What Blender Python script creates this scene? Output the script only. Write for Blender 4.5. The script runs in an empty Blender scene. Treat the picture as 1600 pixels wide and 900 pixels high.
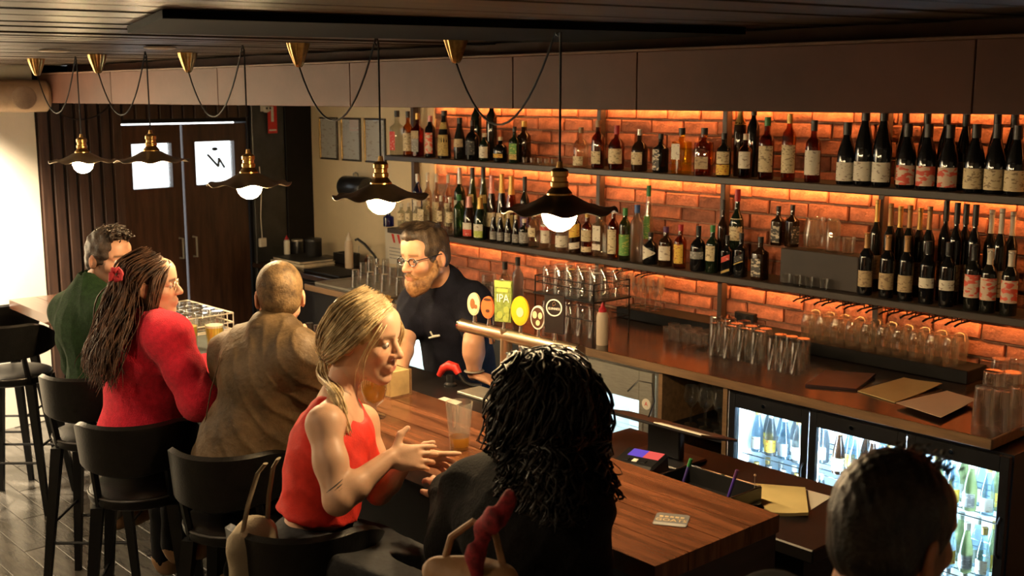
import bpy, bmesh, math, random
import numpy as np
from mathutils import Vector, Matrix
random.seed(7); rng = np.random.default_rng(7)
S = bpy.context.scene
COL = S.collection

# ---------------------------------------------------------------- camera
FPX = 1770.0; CX, CY = 800.0, 450.0
YAW, PITCH, EYE = math.radians(42.0), math.radians(9.62), 2.2
FH = np.array([-math.cos(YAW), math.sin(YAW), 0.0]); RT = np.array([math.sin(YAW), math.cos(YAW), 0.0])
FW = FH*math.cos(PITCH) + np.array([0, 0, -math.sin(PITCH)]); UP = FH*math.sin(PITCH) + np.array([0, 0, math.cos(PITCH)])
CAM = np.array([0.0, 0.0, EYE])
cam = bpy.data.cameras.new('camera'); camo = bpy.data.objects.new('camera', cam); COL.objects.link(camo)
cam.sensor_width = 36.0; cam.lens = 36.0*FPX/1600.0; cam.clip_start = 0.05; cam.clip_end = 60
mw = Matrix.Identity(4)
for i in range(3):
    mw[i][0] = RT[i]; mw[i][1] = UP[i]; mw[i][2] = -FW[i]; mw[i][3] = CAM[i]
camo.matrix_world = mw
cam.dof.use_dof = True; cam.dof.focus_distance = 4.2; cam.dof.aperture_fstop = 5.0
S.camera = camo

# ---------------------------------------------------------------- world, exposure
W = bpy.data.worlds.new('world'); S.world = W; W.use_nodes = True
W.node_tree.nodes['Background'].inputs[0].default_value = (1.0, 0.72, 0.45, 1)
W.node_tree.nodes['Background'].inputs[1].default_value = 0.02
S.view_settings.view_transform = 'Standard'; S.view_settings.look = 'None'
S.view_settings.exposure = 0.0; S.view_settings.gamma = 1.0; S.view_settings.use_curve_mapping = False
try:
    S.cycles.use_denoising = True
    S.cycles.max_bounces = 10; S.cycles.transparent_max_bounces = 32; S.cycles.caustics_reflective = False; S.cycles.caustics_refractive = False
    S.cycles.sample_clamp_indirect = 6.0
except Exception:
    pass
def lamp(kind, loc, energy, col, size=0.1, aim=None, spot=None, blend=0.4, parent=None, sy=None):
    L = bpy.data.lights.new('light', kind); L.energy = energy; L.color = col
    if kind == 'AREA':
        L.size = size
        if sy: L.shape = 'RECTANGLE'; L.size_y = sy
    else:
        L.shadow_soft_size = size
    if kind == 'SPOT': L.spot_size = math.radians(spot or 90); L.spot_blend = blend
    o = bpy.data.objects.new('light', L); COL.objects.link(o); o.location = loc
    if aim is not None:
        o.rotation_euler = (Vector(aim) - Vector(loc)).to_track_quat('-Z', 'Y').to_euler()
    if parent: o.parent = parent
    return o

# ---------------------------------------------------------------- placement helpers: where a sight line meets a real surface
def ray(px, py): return FW + RT*(px-CX)/FPX - UP*(py-CY)/FPX
def onz(px, py, z):
    d = ray(px, py); return CAM + d*((z-CAM[2])/d[2])
def ony(px, py, y):
    d = ray(px, py); return CAM + d*((y-CAM[1])/d[1])
def pt(px, py, t): return CAM + ray(px, py)*t

# ---------------------------------------------------------------- materials
MATS = {}
def srgb(h):
    h = h.lstrip('#'); c = [int(h[i:i+2], 16)/255 for i in (0, 2, 4)]
    return tuple(x/12.92 if x <= 0.04045 else ((x+0.055)/1.055)**2.4 for x in c)
def C3(c): return srgb(c) if isinstance(c, str) else c
def newmat(name):
    m = bpy.data.materials.new(name); m.use_nodes = True; nt = m.node_tree
    return m, nt, nt.nodes['Principled BSDF']
def N(nt, t, **kw):
    n = nt.nodes.new(t)
    for k, v in kw.items():
        if k in n.inputs: n.inputs[k].default_value = v
        else: setattr(n, k, v)
    return n
def ramp(nt, fac, c1, c2, p1=0.35, p2=0.65):
    r = nt.nodes.new('ShaderNodeValToRGB'); e = r.color_ramp.elements
    e[0].position = p1; e[0].color = (*c1, 1); e[1].position = p2; e[1].color = (*c2, 1)
    nt.links.new(fac, r.inputs[0]); return r
def mat(name, col, rough=0.5, metal=0.0, vary=0.25, vscale=6.0, bump=0.0, bscale=40.0, coat=0.0, rnd=0.0, stretch=None, col2=None, sheen=0.0, spec=0.5):
    """procedural colour: noise between two close tones, optional stretched grain, bump and per-object variation"""
    if name in MATS: return MATS[name]
    m, nt, b = newmat(name); c = C3(col)
    c1 = tuple(max(0, x*(1-vary)) for x in c); c2 = C3(col2) if col2 else tuple(min(1, x*(1+vary)) for x in c)
    tc = N(nt, 'ShaderNodeTexCoord'); mp = N(nt, 'ShaderNodeMapping')
    nt.links.new(tc.outputs['Object'], mp.inputs[0])
    if stretch: mp.inputs['Scale'].default_value = stretch
    ns = N(nt, 'ShaderNodeTexNoise', Scale=vscale, Detail=5.0, Roughness=0.6)
    nt.links.new(mp.outputs[0], ns.inputs['Vector'])
    r = ramp(nt, ns.outputs[0], c1, c2)
    out = r.outputs[0]
    if rnd:
        oi = N(nt, 'ShaderNodeObjectInfo'); hs = N(nt, 'ShaderNodeHueSaturation')
        mr = N(nt, 'ShaderNodeMapRange'); mr.inputs[3].default_value = 1-rnd; mr.inputs[4].default_value = 1+rnd
        nt.links.new(oi.outputs['Random'], mr.inputs[0]); nt.links.new(mr.outputs[0], hs.inputs['Value'])
        nt.links.new(out, hs.inputs['Color']); out = hs.outputs[0]
    nt.links.new(out, b.inputs['Base Color'])
    b.inputs['Roughness'].default_value = rough; b.inputs['Metallic'].default_value = metal
    b.inputs['Coat Weight'].default_value = coat; b.inputs['Coat Roughness'].default_value = 0.08
    b.inputs['Specular IOR Level'].default_value = spec
    if sheen: b.inputs['Sheen Weight'].default_value = sheen
    if bump:
        n2 = N(nt, 'ShaderNodeTexNoise', Scale=bscale, Detail=4.0); bp = N(nt, 'ShaderNodeBump', Strength=bump, Distance=0.01)
        nt.links.new(mp.outputs[0], n2.inputs['Vector']); nt.links.new(n2.outputs[0], bp.inputs['Height']); nt.links.new(bp.outputs[0], b.inputs['Normal'])
    MATS[name] = m; return m
def emit(name, col, strength):
    if name in MATS: return MATS[name]
    m, nt, b = newmat(name); b.inputs['Base Color'].default_value = (0, 0, 0, 1)
    b.inputs['Emission Color'].default_value = (*C3(col), 1); b.inputs['Emission Strength'].default_value = strength
    MATS[name] = m; return m
def tint(name, col, refl=1.0, rough=0.03, dens=0.0, edge=None):
    """thin glass: what lies behind seen through the tint, with mirror reflections that grow at grazing angles"""
    if name in MATS: return MATS[name]
    m = bpy.data.materials.new(name); m.use_nodes = True; nt = m.node_tree; nt.nodes.clear()
    o = N(nt, 'ShaderNodeOutputMaterial'); tr = N(nt, 'ShaderNodeBsdfTransparent'); gl = N(nt, 'ShaderNodeBsdfGlossy', Roughness=rough)
    tr.inputs[0].default_value = (*C3(col), 1); gl.inputs[0].default_value = (refl, refl, refl, 1)
    lw = N(nt, 'ShaderNodeLayerWeight', Blend=0.5); pw = N(nt, 'ShaderNodeMath', operation='POWER'); pw.inputs[1].default_value = 4.0
    ma = N(nt, 'ShaderNodeMath', operation='MULTIPLY_ADD'); ma.inputs[1].default_value = 0.88; ma.inputs[2].default_value = 0.08; mx = N(nt, 'ShaderNodeMixShader')
    nt.links.new(lw.outputs['Facing'], pw.inputs[0]); nt.links.new(pw.outputs[0], ma.inputs[0]); nt.links.new(ma.outputs[0], mx.inputs[0]); nt.links.new(tr.outputs[0], mx.inputs[1]); nt.links.new(gl.outputs[0], mx.inputs[2])
    last = mx
    if dens:
        df = N(nt, 'ShaderNodeBsdfTranslucent'); df.inputs[0].default_value = (*C3(edge or col), 1)
        m2 = N(nt, 'ShaderNodeMixShader'); m2.inputs[0].default_value = dens
        nt.links.new(mx.outputs[0], m2.inputs[1]); nt.links.new(df.outputs[0], m2.inputs[2]); last = m2
    nt.links.new(last.outputs[0], o.inputs[0]); MATS[name] = m; return m

# ---------------------------------------------------------------- mesh helpers
class MB:
    def __init__(self): self.v = []; self.f = []
    def add(self, vs, fs):
        n = len(self.v); self.v += [tuple(map(float, p)) for p in vs]; self.f += [tuple(i+n for i in q) for q in fs]; return self
    def box(self, a, b, bev=0.0, M=None):
        a, b = np.minimum(a, b), np.maximum(a, b)
        if bev <= 0:
            vs = [(x, y, z) for z in (a[2], b[2]) for y in (a[1], b[1]) for x in (a[0], b[0])]
            fs = [(0, 2, 3, 1), (4, 5, 7, 6), (0, 1, 5, 4), (2, 6, 7, 3), (0, 4, 6, 2), (1, 3, 7, 5)]
        else:
            bm = bmesh.new(); bmesh.ops.create_cube(bm, size=1.0)
            for q in bm.verts: q.co = Vector([(a[i]+b[i])/2 + q.co[i]*(b[i]-a[i]) for i in range(3)])
            bmesh.ops.bevel(bm, geom=bm.edges[:], offset=min(bev, 0.45*min(b-a)), segments=1, affect='EDGES')
            bm.verts.index_update(); vs = [tuple(q.co) for q in bm.verts]; fs = [[q.index for q in f.verts] for f in bm.faces]; bm.free()
        if M is not None: vs = [tuple(M @ Vector(p)) for p in vs]
        return self.add(vs, fs)
    def lathe(self, prof, n=16, c=(0, 0, 0), arc=None, sx=1.0, sy=1.0, M=None):
        """prof: (radius, z) pairs"""
        vs = []; fs = []; m = len(prof)
        a0, a1 = (0, 2*math.pi) if arc is None else arc
        k = n if arc is None else n+1
        for j in range(k):
            a = a0 + (a1-a0)*j/n
            for r, z in prof: vs.append((c[0]+r*math.cos(a)*sx, c[1]+r*math.sin(a)*sy, c[2]+z))
        for j in range(n):
            j2 = (j+1) % k
            for i in range(m-1):
                if prof[i][0] < 1e-6 and prof[i+1][0] < 1e-6: continue
                if prof[i][0] < 1e-6: fs.append((j*m+i, j2*m+i+1, j*m+i+1))
                elif prof[i+1][0] < 1e-6: fs.append((j*m+i, j2*m+i, j*m+i+1))
                else: fs.append((j*m+i, j2*m+i, j2*m+i+1, j*m+i+1))
        if M is not None: vs = [tuple(M @ Vector(p)) for p in vs]
        return self.add(vs, fs)
    def tube(self, path, r, n=8, closed=False, cap=True, flat=1.0):
        P = [np.array(p, float) for p in path]; m = len(P); rs = r if hasattr(r, '__len__') else [r]*m
        vs = []; fs = []; nrm = None
        for i in range(m):
            if closed: t = P[(i+1) % m]-P[i-1]
            else: t = P[min(i+1, m-1)]-P[max(i-1, 0)]
            t = t/(np.linalg.norm(t)+1e-12)
            if nrm is None:
                nrm = np.cross(t, [0, 0, 1.0] if abs(t[2]) < 0.9 else [1.0, 0, 0])
            nrm = nrm - t*(nrm@t); nrm /= np.linalg.norm(nrm)+1e-12; bn = np.cross(t, nrm)
            for j in range(n):
                a = 2*math.pi*j/n; vs.append(P[i]+rs[i]*(nrm*math.cos(a)+bn*math.sin(a)*flat))
        for i in range(m if closed else m-1):
            i2 = (i+1) % m
            for j in range(n): fs.append((i*n+j, i*n+(j+1) % n, i2*n+(j+1) % n, i2*n+j))
        if cap and not closed: fs.append(tuple(range(n))[::-1]); fs.append(tuple((m-1)*n+j for j in range(n)))
        return self.add(vs, fs)
    def prism(self, poly, z0, z1, M=None):
        n = len(poly); vs = [(x, y, z0) for x, y in poly]+[(x, y, z1) for x, y in poly]
        fs = [tuple(range(n))[::-1], tuple(range(n, 2*n))]+[(i, (i+1) % n, n+(i+1) % n, n+i) for i in range(n)]
        if M is not None: vs = [tuple(M @ Vector(p)) for p in vs]
        return self.add(vs, fs)
    def sphere(self, c, r, n=12, m=8, s=(1, 1, 1)):
        prof = [(r*math.sin(math.pi*i/m), -r*math.cos(math.pi*i/m)*s[2]) for i in range(m+1)]
        return self.lathe(prof, n, c, sx=s[0], sy=s[1])
    def mesh(self, name, smooth=True, ang=40):
        me = bpy.data.meshes.new(name); me.from_pydata(self.v, [], self.f); me.update()
        bm = bmesh.new(); bm.from_mesh(me); bmesh.ops.recalc_face_normals(bm, faces=bm.faces[:]); bm.to_mesh(me); bm.free()
        if smooth:
            me.polygons.foreach_set('use_smooth', [True]*len(me.polygons))
            try: me.set_sharp_from_angle(angle=math.radians(ang))
            except Exception: pass
        return me
def link(name, data, m=None, parent=None, loc=None, rz=0.0):
    o = bpy.data.objects.new(name, data); COL.objects.link(o)
    if m is not None and data is not None and not data.materials: data.materials.append(m)
    if parent: o.parent = parent
    if loc is not None: o.location = loc
    if rz: o.rotation_euler = (0, 0, rz)
    return o
def obj(name, mb, m, parent=None, loc=None, rz=0.0, smooth=True, ang=40):
    return link(name, mb.mesh(name, smooth, ang), m, parent, loc, rz)
def tag(o, label=None, cat=None, group=None, kind=None):
    if label: o['label'] = label
    if cat: o['category'] = cat
    if group: o['group'] = group
    if kind: o['kind'] = kind
    return o
def thing(name, label, cat, loc=(0, 0, 0), rz=0.0, group=None):
    return tag(link(name, None, None, None, loc, rz), label, cat, group)
def struct(name, mb, m, smooth=False): return tag(obj(name, mb, m, smooth=smooth), kind='structure')
def copytree(o, loc, rz=None, label=None, parent=None):
    c = o.copy(); COL.objects.link(c)
    if parent is not None: c.parent = parent
    else:
        c.location = loc
        if rz is not None: c.rotation_euler = (0, 0, rz)
    if label: c['label'] = label
    for ch in list(o.children):
        copytree(ch, None, parent=c)
    return c
def text_part(txt, size, m, parent, M, name='lettering', depth=0.0006, align='CENTER', scx=1.0):
    cu = bpy.data.curves.new('t', 'FONT'); cu.body = txt; cu.size = size; cu.align_x = align; cu.align_y = 'CENTER'; cu.extrude = depth; cu.resolution_u = 2
    to = bpy.data.objects.new('t', cu); COL.objects.link(to)
    dg = bpy.context.evaluated_depsgraph_get(); me = bpy.data.meshes.new_from_object(to.evaluated_get(dg))
    bpy.data.objects.remove(to); bpy.data.curves.remove(cu)
    me.transform(M @ Matrix.Diagonal((scx, 1, 1, 1))); me.materials.clear()
    return link(name, me, m, parent)
def fatten(name, polys_xy, parent, m, M, depth=0.0006):
    mb = MB()
    for p in polys_xy: mb.prism(p, 0, depth, M)
    return obj(name, mb, m, parent, smooth=False)
# ================================================================ the room
WY = 5.05            # brick and plaster wall behind the bar
CEIL = 2.40
K = np.array([-8.1, WY, 0.0]); UE = np.array([0.141, -0.990, 0.0]); UE /= np.linalg.norm(UE); NE = np.array([-UE[1], UE[0], 0.0])
RZE = math.atan2(UE[1], UE[0])
def onend(px, py):   # end wall: (distance along it from the corner, height)
    d = ray(px, py); t = ((K-CAM)@NE)/(d@NE); p = CAM+d*t; return (p-K)@UE, p[2]
def gen_mesh(mb, name): return mb.mesh(name, smooth=False)

m_mortar = mat('mortar', (0.36, 0.20, 0.13), 0.95, vary=0.3, vscale=30, bump=0.6, bscale=80)
m_brick = mat('brick_clay', (0.36, 0.125, 0.070), 0.8, vary=0.38, vscale=14, bump=0.55, bscale=60, rnd=0.32)
m_plaster = mat('cream_plaster', (0.76, 0.62, 0.40), 0.8, vary=0.05, vscale=3, bump=0.1, bscale=60)
m_white = mat('white_plaster', (0.80, 0.74, 0.62), 0.75, vary=0.04, vscale=3, bump=0.08, bscale=60)
m_dark = mat('black_paint', (0.0055, 0.005, 0.005), 0.6, vary=0.3, spec=0.25)
m_bulk = mat('bulkhead_brown', (0.105, 0.036, 0.019), 0.6, vary=0.22, vscale=2.5, bump=0.08, bscale=30, rnd=0.10)
m_bulkedge = mat('bulkhead_edge', (0.16, 0.085, 0.055), 0.55)
m_ceil = mat('ceiling_board', (0.085, 0.055, 0.034), 0.42, vary=0.35, vscale=3, stretch=(6, 0.6, 1), bump=0.15, bscale=20, rnd=0.3)
m_slat = mat('slat_wood', (0.040, 0.020, 0.012), 0.5, vary=0.4, vscale=4, stretch=(8, 8, 0.7), rnd=0.25)
m_door = mat('door_timber', (0.050, 0.022, 0.012), 0.38, vary=0.45, vscale=5, stretch=(5, 5, 0.6), bump=0.1)
m_floor = mat('floor_board', (0.075, 0.068, 0.058), 0.20, vary=0.35, vscale=5, stretch=(1, 5, 1), bump=0.06, bscale=25, rnd=0.2)
m_blackgl = mat('black_satin', (0.012, 0.012, 0.013), 0.32, vary=0.2)
m_steel = mat('brushed_steel', (0.34, 0.32, 0.27), 0.40, 0.5, vary=0.12, vscale=20, stretch=(1, 1, 12))
m_chrome = mat('chrome', (0.75, 0.75, 0.75), 0.08, 1.0, vary=0.03)
m_whitepl = mat('white_plastic', (0.72, 0.68, 0.58), 0.45, vary=0.04)
m_paperw = mat('white_paper', (0.72, 0.66, 0.55), 0.8, vary=0.04)
m_red = mat('red_paint', (0.62, 0.03, 0.02), 0.45, vary=0.06)

# floor
struct('floor', MB().box((-9.5, -2.6, -0.12), (1.9, WY+0.2, -0.006)), m_floor)
floor = bpy.data.objects['floor']
pm = MB().box((-0.448, -0.0685, -0.014), (0.448, 0.0685, 0.0), 0.0025).mesh('floor_plank', False)
for j in range(14):
    for i in range(6):
        link('floor_plank', pm, m_floor, floor, (-8.2+0.9*i+(0.45 if j % 2 else 0), 0.55+0.14*j, 0.0))
# ceiling with boards running across the room
struct('ceiling', MB().box((-9.5, -2.6, CEIL+0.012), (1.9, WY+0.2, CEIL+0.10)), m_dark)
ceil = bpy.data.objects['ceiling']
dx = 0.22/0.975
for i in range(104):
    x0 = -9.4+0.108*i; y0, y1 = -1.2, 2.93
    def q(x, y): return (x+dx*(y-0.5), y)
    a, b, c, d = q(x0, y0), q(x0+0.102, y0), q(x0+0.102, y1), q(x0, y1)
    if c[0] > 1.7 or d[0] < -9.3: continue
    obj('ceiling_board', MB().prism([a, b, c, d], CEIL-random.uniform(0.0, 0.006), CEIL+0.012), m_ceil, ceil, smooth=False)
tag(obj('beam_cover', MB().prism([(-3.15, 1.38), (-2.50, 1.18), (-2.02, 2.72), (-2.70, 2.72)], CEIL-0.026, CEIL-0.006), mat('beam_black', (.0025, .0025, .0025), .8, spec=.1), smooth=False), kind='structure').name = 'trim_1'
# bulkhead above the back bar
bulk = struct('trim_2', MB().box((-7.72, 2.775, 2.157), (1.7, WY, 2.335)), m_dark)
xs = [-7.72, -6.55, -5.25, -4.08, -3.05, -2.46, -1.35, 0.2, 1.7]
for a, b in zip(xs[:-1], xs[1:]):
    obj('bulkhead_panel', MB().box((a+0.0015, 2.75, 2.155), (b-0.0015, 2.775, 2.338), 0.002), m_bulk, bulk, smooth=False)
obj('bulkhead_lip', MB().box((-7.72, 2.742, 2.338), (1.7, 2.80, 2.347), 0.002), m_bulkedge, bulk, smooth=False)
obj('bulkhead_recess', MB().box((-7.72, 2.95, 2.335), (1.7, 3.0, CEIL+0.01)), m_bulk, bulk, smooth=False)
# wall behind the bar: plaster to the left, bricks from the dark post on
XB = -6.42
wall = struct('wall_back', MB().box((-8.4, WY, 0), (1.9, WY+0.15, CEIL)), m_mortar)
obj('plaster', MB().box((-8.15, WY-0.012, 0), (XB, WY+0.001, 2.157)), m_plaster, wall, smooth=False)
bms = []
for k in range(7):
    mb = MB().box((-0.1135, -0.016, -0.0365), (0.1135, 0.03, 0.0365), 0.006); r = random.Random(k)
    mb.v = [(x+r.uniform(-.004, .004), y+r.uniform(-.004, .003), z+r.uniform(-.003, .003)) for x, y, z in mb.v]
    bms.append(mb.mesh('brick', True, 30))
rest = MB(); nb = 0
for j in range(15):
    z = 0.965+0.0815*j
    for i in range(25):
        x = XB+0.13+0.2385*i+(0.119 if j % 2 else 0)
        if x > -0.6: continue
        yy = WY-random.uniform(0.002, 0.007)
        if nb < 300 and x < -1.95:
            o = link('brick', bms[random.randrange(7)], m_brick, wall, (x, yy, z)); o.rotation_euler = (0, random.uniform(-.008, .008), random.choice((0, math.pi*0))); nb += 1
        else: rest.box((x-.1135, yy-.012, z-.0365), (x+.1135, yy+.03, z+.0365), 0.005)
tag(obj('brick_field', rest, m_brick, wall, smooth=False), kind='stuff')
# end wall with slats, a pair of doors and white plaster
def EB(a, b, bev=0.0): return MB().box(a, b, bev)
s_r, s_m, s_l = onend(388, 250)[0], onend(287, 250)[0], onend(191, 250)[0]; s_w = onend(57, 250)[0]
DT = 2.005
wend = MB()
wend.box((-0.1, -0.15, 0), (s_r, 0, CEIL)); wend.box((s_r, -0.15, DT), (s_l, 0, CEIL)); wend.box((s_l, -0.15, 0), (s_w, 0, CEIL))
we = tag(obj('wall_end', wend, m_dark, loc=K, rz=RZE, smooth=False), kind='structure')
wp = tag(obj('wall_left', MB().box((s_w, -0.15, 0), (7.7, 0.012, CEIL)), m_white, loc=K, rz=RZE, smooth=False), kind='structure')
pitch = (s_w-s_l)/7
for i in range(7):
    a = s_l+pitch*i; obj('slat', EB((a+0.010, 0.0, 0.0), (a+pitch-0.012, 0.03, 2.15), 0.004), m_slat, we, smooth=False)
n = 11; pi2 = (s_l-s_r)/n
for i in range(n):
    a = s_r+pi2*i; obj('slat', EB((a+0.008, 0.0, DT+0.03), (a+pi2-0.008, 0.03, 2.15), 0.004), m_slat, we, smooth=False)
obj('dark_panel', EB((0.0, 0.0, 0.0), (s_r*0.46, 0.05, 2.15), 0.004), m_dark, we, smooth=False)
obj('metal_jamb', EB((s_r*0.46, 0.0, 0.0), (s_r-0.02, 0.035, 2.15), 0.006), mat('grey_jamb', (0.05, 0.05, 0.048), 0.35, 0.4), we, smooth=False)
# daylight outside the doors
tag(obj('exterior_daylight', MB().box((s_r-0.6, -1.0, 0.0), (s_l+0.6, -0.98, 2.6)), emit('daylight', (0.93, 0.97, 1.0), 4.0), loc=K, rz=RZE, smooth=False), kind='structure')
m_pane = tint('frosted_pane', (0.95, 0.97, 0.97), dens=0.15)
wins = [((305, 221), (369, 291)), ((206, 229), (272, 301))]
for k, (a, b) in enumerate(((s_r+0.006, s_m-0.010), (s_m+0.010, s_l-0.004))):
    (p0, q0), (p1, q1) = wins[k]
    w1, zt = onend(p0, q0); w0, zb = onend(p1, q1)
    d = MB(); y0, y1 = -0.06, -0.015; zt, zb = 1.86, 1.535
    for lo, hi in (((a, y0, 0.01), (w0, y1, DT-0.012)), ((w1, y0, 0.01), (b, y1, DT-0.012)), ((w0, y0, 0.01), (w1, y1, zb)), ((w0, y0, zt), (w1, y1, DT-0.012))):
        d.box(lo, hi)
    o = tag(obj('door_%d' % (k+1), d, m_door, loc=K, rz=RZE, smooth=False), kind='structure')
    fr = MB(); t = 0.012
    for lo, hi in (((w0-t, -0.018, zb-t), (w0, -0.006, zt+t)), ((w1, -0.018, zb-t), (w1+t, -0.006, zt+t)), ((w0, -0.018, zb-t), (w1, -0.006, zb)), ((w0, -0.018, zt), (w1, -0.006, zt+t))): fr.box(lo, hi)
    obj('glazing_bead', fr, m_door, o, smooth=False)
    obj('pane', MB().box((w0, -0.042, zb), (w1, -0.036, zt)), m_pane, o, smooth=False)
    obj('handle', MB().tube([(b-0.05 if k == 0 else a+0.05, -0.015, 1.0), (b-0.05 if k == 0 else a+0.05, 0.03, 1.0), (b-0.05 if k == 0 else a+0.05, 0.03, 1.15), (b-0.05 if k == 0 else a+0.05, -0.015, 1.15)], 0.008), m_steel, o)
    if k == 0:   # grey marks on the glass: an oval and a zigzag
        gm = mat('decal_grey', (0.06, 0.07, 0.075), 0.6); cx = (w0+w1)/2; dz = MB()
        dz.lathe([(0.0, 0), (0.028, 0), (0.028, 0.001), (0, 0.001)], 14, (0, 0, 0), M=Matrix.Translation((cx-0.02, -0.036, 1.80)) @ Matrix.Rotation(math.pi/2, 4, 'X') @ Matrix.Scale(0.5, 4, (0, 1, 0)))
        zz = [(0.05, 1.76), (-0.045, 1.665), (-0.05, 1.73), (-0.10, 1.655)]
        for (xa, za), (xb, zb2) in zip(zz[:-1], zz[1:]):
            dz.tube([(cx+xa, -0.033, za), (cx+xb, -0.033, zb2)], 0.009, 6)
        obj('glass_decal', dz, gm, o)
# remaining walls of the room, behind and beside the viewer
struct('wall_right', MB().box((1.9, -2.6, 0), (2.05, WY+0.2, CEIL)), m_white)
struct('wall_front', MB().box((-9.5, -2.75, 0), (2.05, -2.6, CEIL)), m_white)
# ceiling downlights: unlit ones in view; lit ones added unseen for seats, floor, wall
def downlight(x, y, energy, label, spot=100, aim=None, group=None, col=(1.0, 0.74, 0.45)):
    r = thing('downlight', label, 'downlight', (x, y, CEIL-0.006), group=group)
    obj('trim_ring', MB().lathe([(0.045, 0), (0.062, -0.002), (0.064, -0.008), (0.046, -0.012), (0.044, -0.004)], 20), m_whitepl, r)
    obj('lens', MB().lathe([(0, -0.003), (0.044, -0.003)], 20), emit('downlight_lens', (1, 0.8, 0.55), 6.0) if energy else m_whitepl, r)
    if energy: lamp('SPOT', (0, 0, -0.02), energy, col, 0.05, aim=None if aim is None else (aim[0]-x, aim[1]-y, aim[2]-CEIL), spot=spot, blend=0.6, parent=r)
    return r
p = onz(250, 70, CEIL); downlight(p[0], p[1], 0, 'pale round ceiling downlight, switched off, above the seated drinkers')
p = onz(84, 75, CEIL); downlight(p[0], p[1], 0, 'small ceiling downlight near the slatted wall')
FILL_WALLW = 1000; FILL_SEATW = (120, 75, 34, 12)
for y in (1.75, 0.6): downlight(-7.05, y, FILL_WALLW, 'added ceiling downlight, out of view, washing the white plaster wall', 110, (-7.6, y, 1.0), 'added downlights washing the white wall', (1.0, 0.82, 0.58))  # unseen lamps added to brighten the plaster and the floor below it
for x, e_ in zip((-5.4, -4.2, -3.0, -1.8), FILL_SEATW): downlight(x, 0.15, e_, 'added fill downlight, out of view, over the open floor behind the stools', 120, (x-0.1, 1.1, 0.6), 'added fill downlights over the open floor')  # unseen fill lamps, put in to light the drinkers' backs
# ================================================================ bar, back counter, shelves
m_bartop = mat('bar_timber', (0.150, 0.055, 0.024), 0.26, vary=0.5, vscale=3, stretch=(0.7, 9, 1), bump=0.05, bscale=20, rnd=0.22, coat=0.3)
m_barbody = mat('bar_front', (0.008, 0.006, 0.006), 0.5, vary=0.3, spec=.3)
m_barend = mat('bar_end_timber', (0.030, 0.017, 0.013), 0.45, vary=0.35, vscale=4, stretch=(1, 1, 6))
m_ctr = mat('counter_timber', (0.026, 0.014, 0.009), 0.20, vary=0.3, vscale=4, stretch=(0.8, 8, 1), spec=0.45)
m_ctredge = mat('counter_edge', (0.20, 0.115, 0.055), 0.4, vary=0.25, vscale=6, stretch=(0.6, 6, 6))
m_shelf = mat('shelf_timber', (0.032, 0.022, 0.016), 0.5, vary=0.35, vscale=5, stretch=(0.6, 6, 6))
m_post = mat('post_brown', (0.060, 0.035, 0.026), 0.5, vary=0.2)
BZ = 1.08
bar = thing('bar_counter', 'long dark timber bar counter the drinkers sit along', 'bar counter')
O0, O1, I0, I1 = (-1.69, 1.985), (-6.5, 2.075), (-1.69, 2.50), (-6.5, 2.66)
def lp(a, b, t): return (a[0]+(b[0]-a[0])*t, a[1]+(b[1]-a[1])*t)
for k in range(4):
    a, b = lp(O0, I0, k/4), lp(O0, I0, (k+1)/4); c, d = lp(O1, I1, (k+1)/4), lp(O1, I1, k/4); g = 0.0015
    obj('bar_plank', MB().prism([(a[0], a[1]+g), (b[0], b[1]-g), (c[0], c[1]-g), (d[0], d[1]+g)], BZ-0.05, BZ), m_bartop, bar, smooth=False)
obj('bar_end_panel', MB().box((-1.73, 2.0, 0.0), (-1.692, 2.49, BZ-0.05), 0.002), m_barend, bar, smooth=False)
obj('bar_front_panel', MB().prism([(-1.73, 2.36), (-1.73, 2.40), (-6.46, 2.52), (-6.46, 2.48)], 0.0, BZ-0.05), m_barbody, bar, smooth=False)
obj('foot_rail', MB().tube([(-1.8, 2.24, 0.2), (-6.4, 2.36, 0.2)], 0.02), m_steel, bar)
for x in (-2.2, -3.6, -5.0, -6.2): obj('rail_bracket', MB().tube([(x, 2.24-(x+1.8)*0.026, 0.2), (x, 2.37-(x+1.8)*0.026, 0.2)], 0.012), m_steel, bar)
bench = thing('service_bench', 'low black service bench behind the bar counter', 'bench')
obj('bench_top', MB().box((-2.74, 2.56, 0.94), (-1.62, 3.06, 0.98), 0.004), mat('bench_black', (0.010, 0.008, 0.008), 0.4, vary=0.3, spec=.3), bench, smooth=False)
obj('bench_body', MB().box((-2.74, 2.58, 0.0), (-1.66, 3.0, 0.94)), m_barbody, bench, smooth=False)
ss_ = thing('serving_shelf', 'narrow black serving shelf behind the bar carrying the beer font', 'shelf')
obj('shelf_top', MB().box((-4.3, 2.60, 1.01), (-2.742, 2.87, 1.05), 0.004), MATS['bench_black'], ss_, smooth=False)
obj('shelf_body', MB().box((-4.28, 2.62, 0.0), (-2.742, 2.80, 1.01)), m_barbody, ss_, smooth=False)
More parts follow.
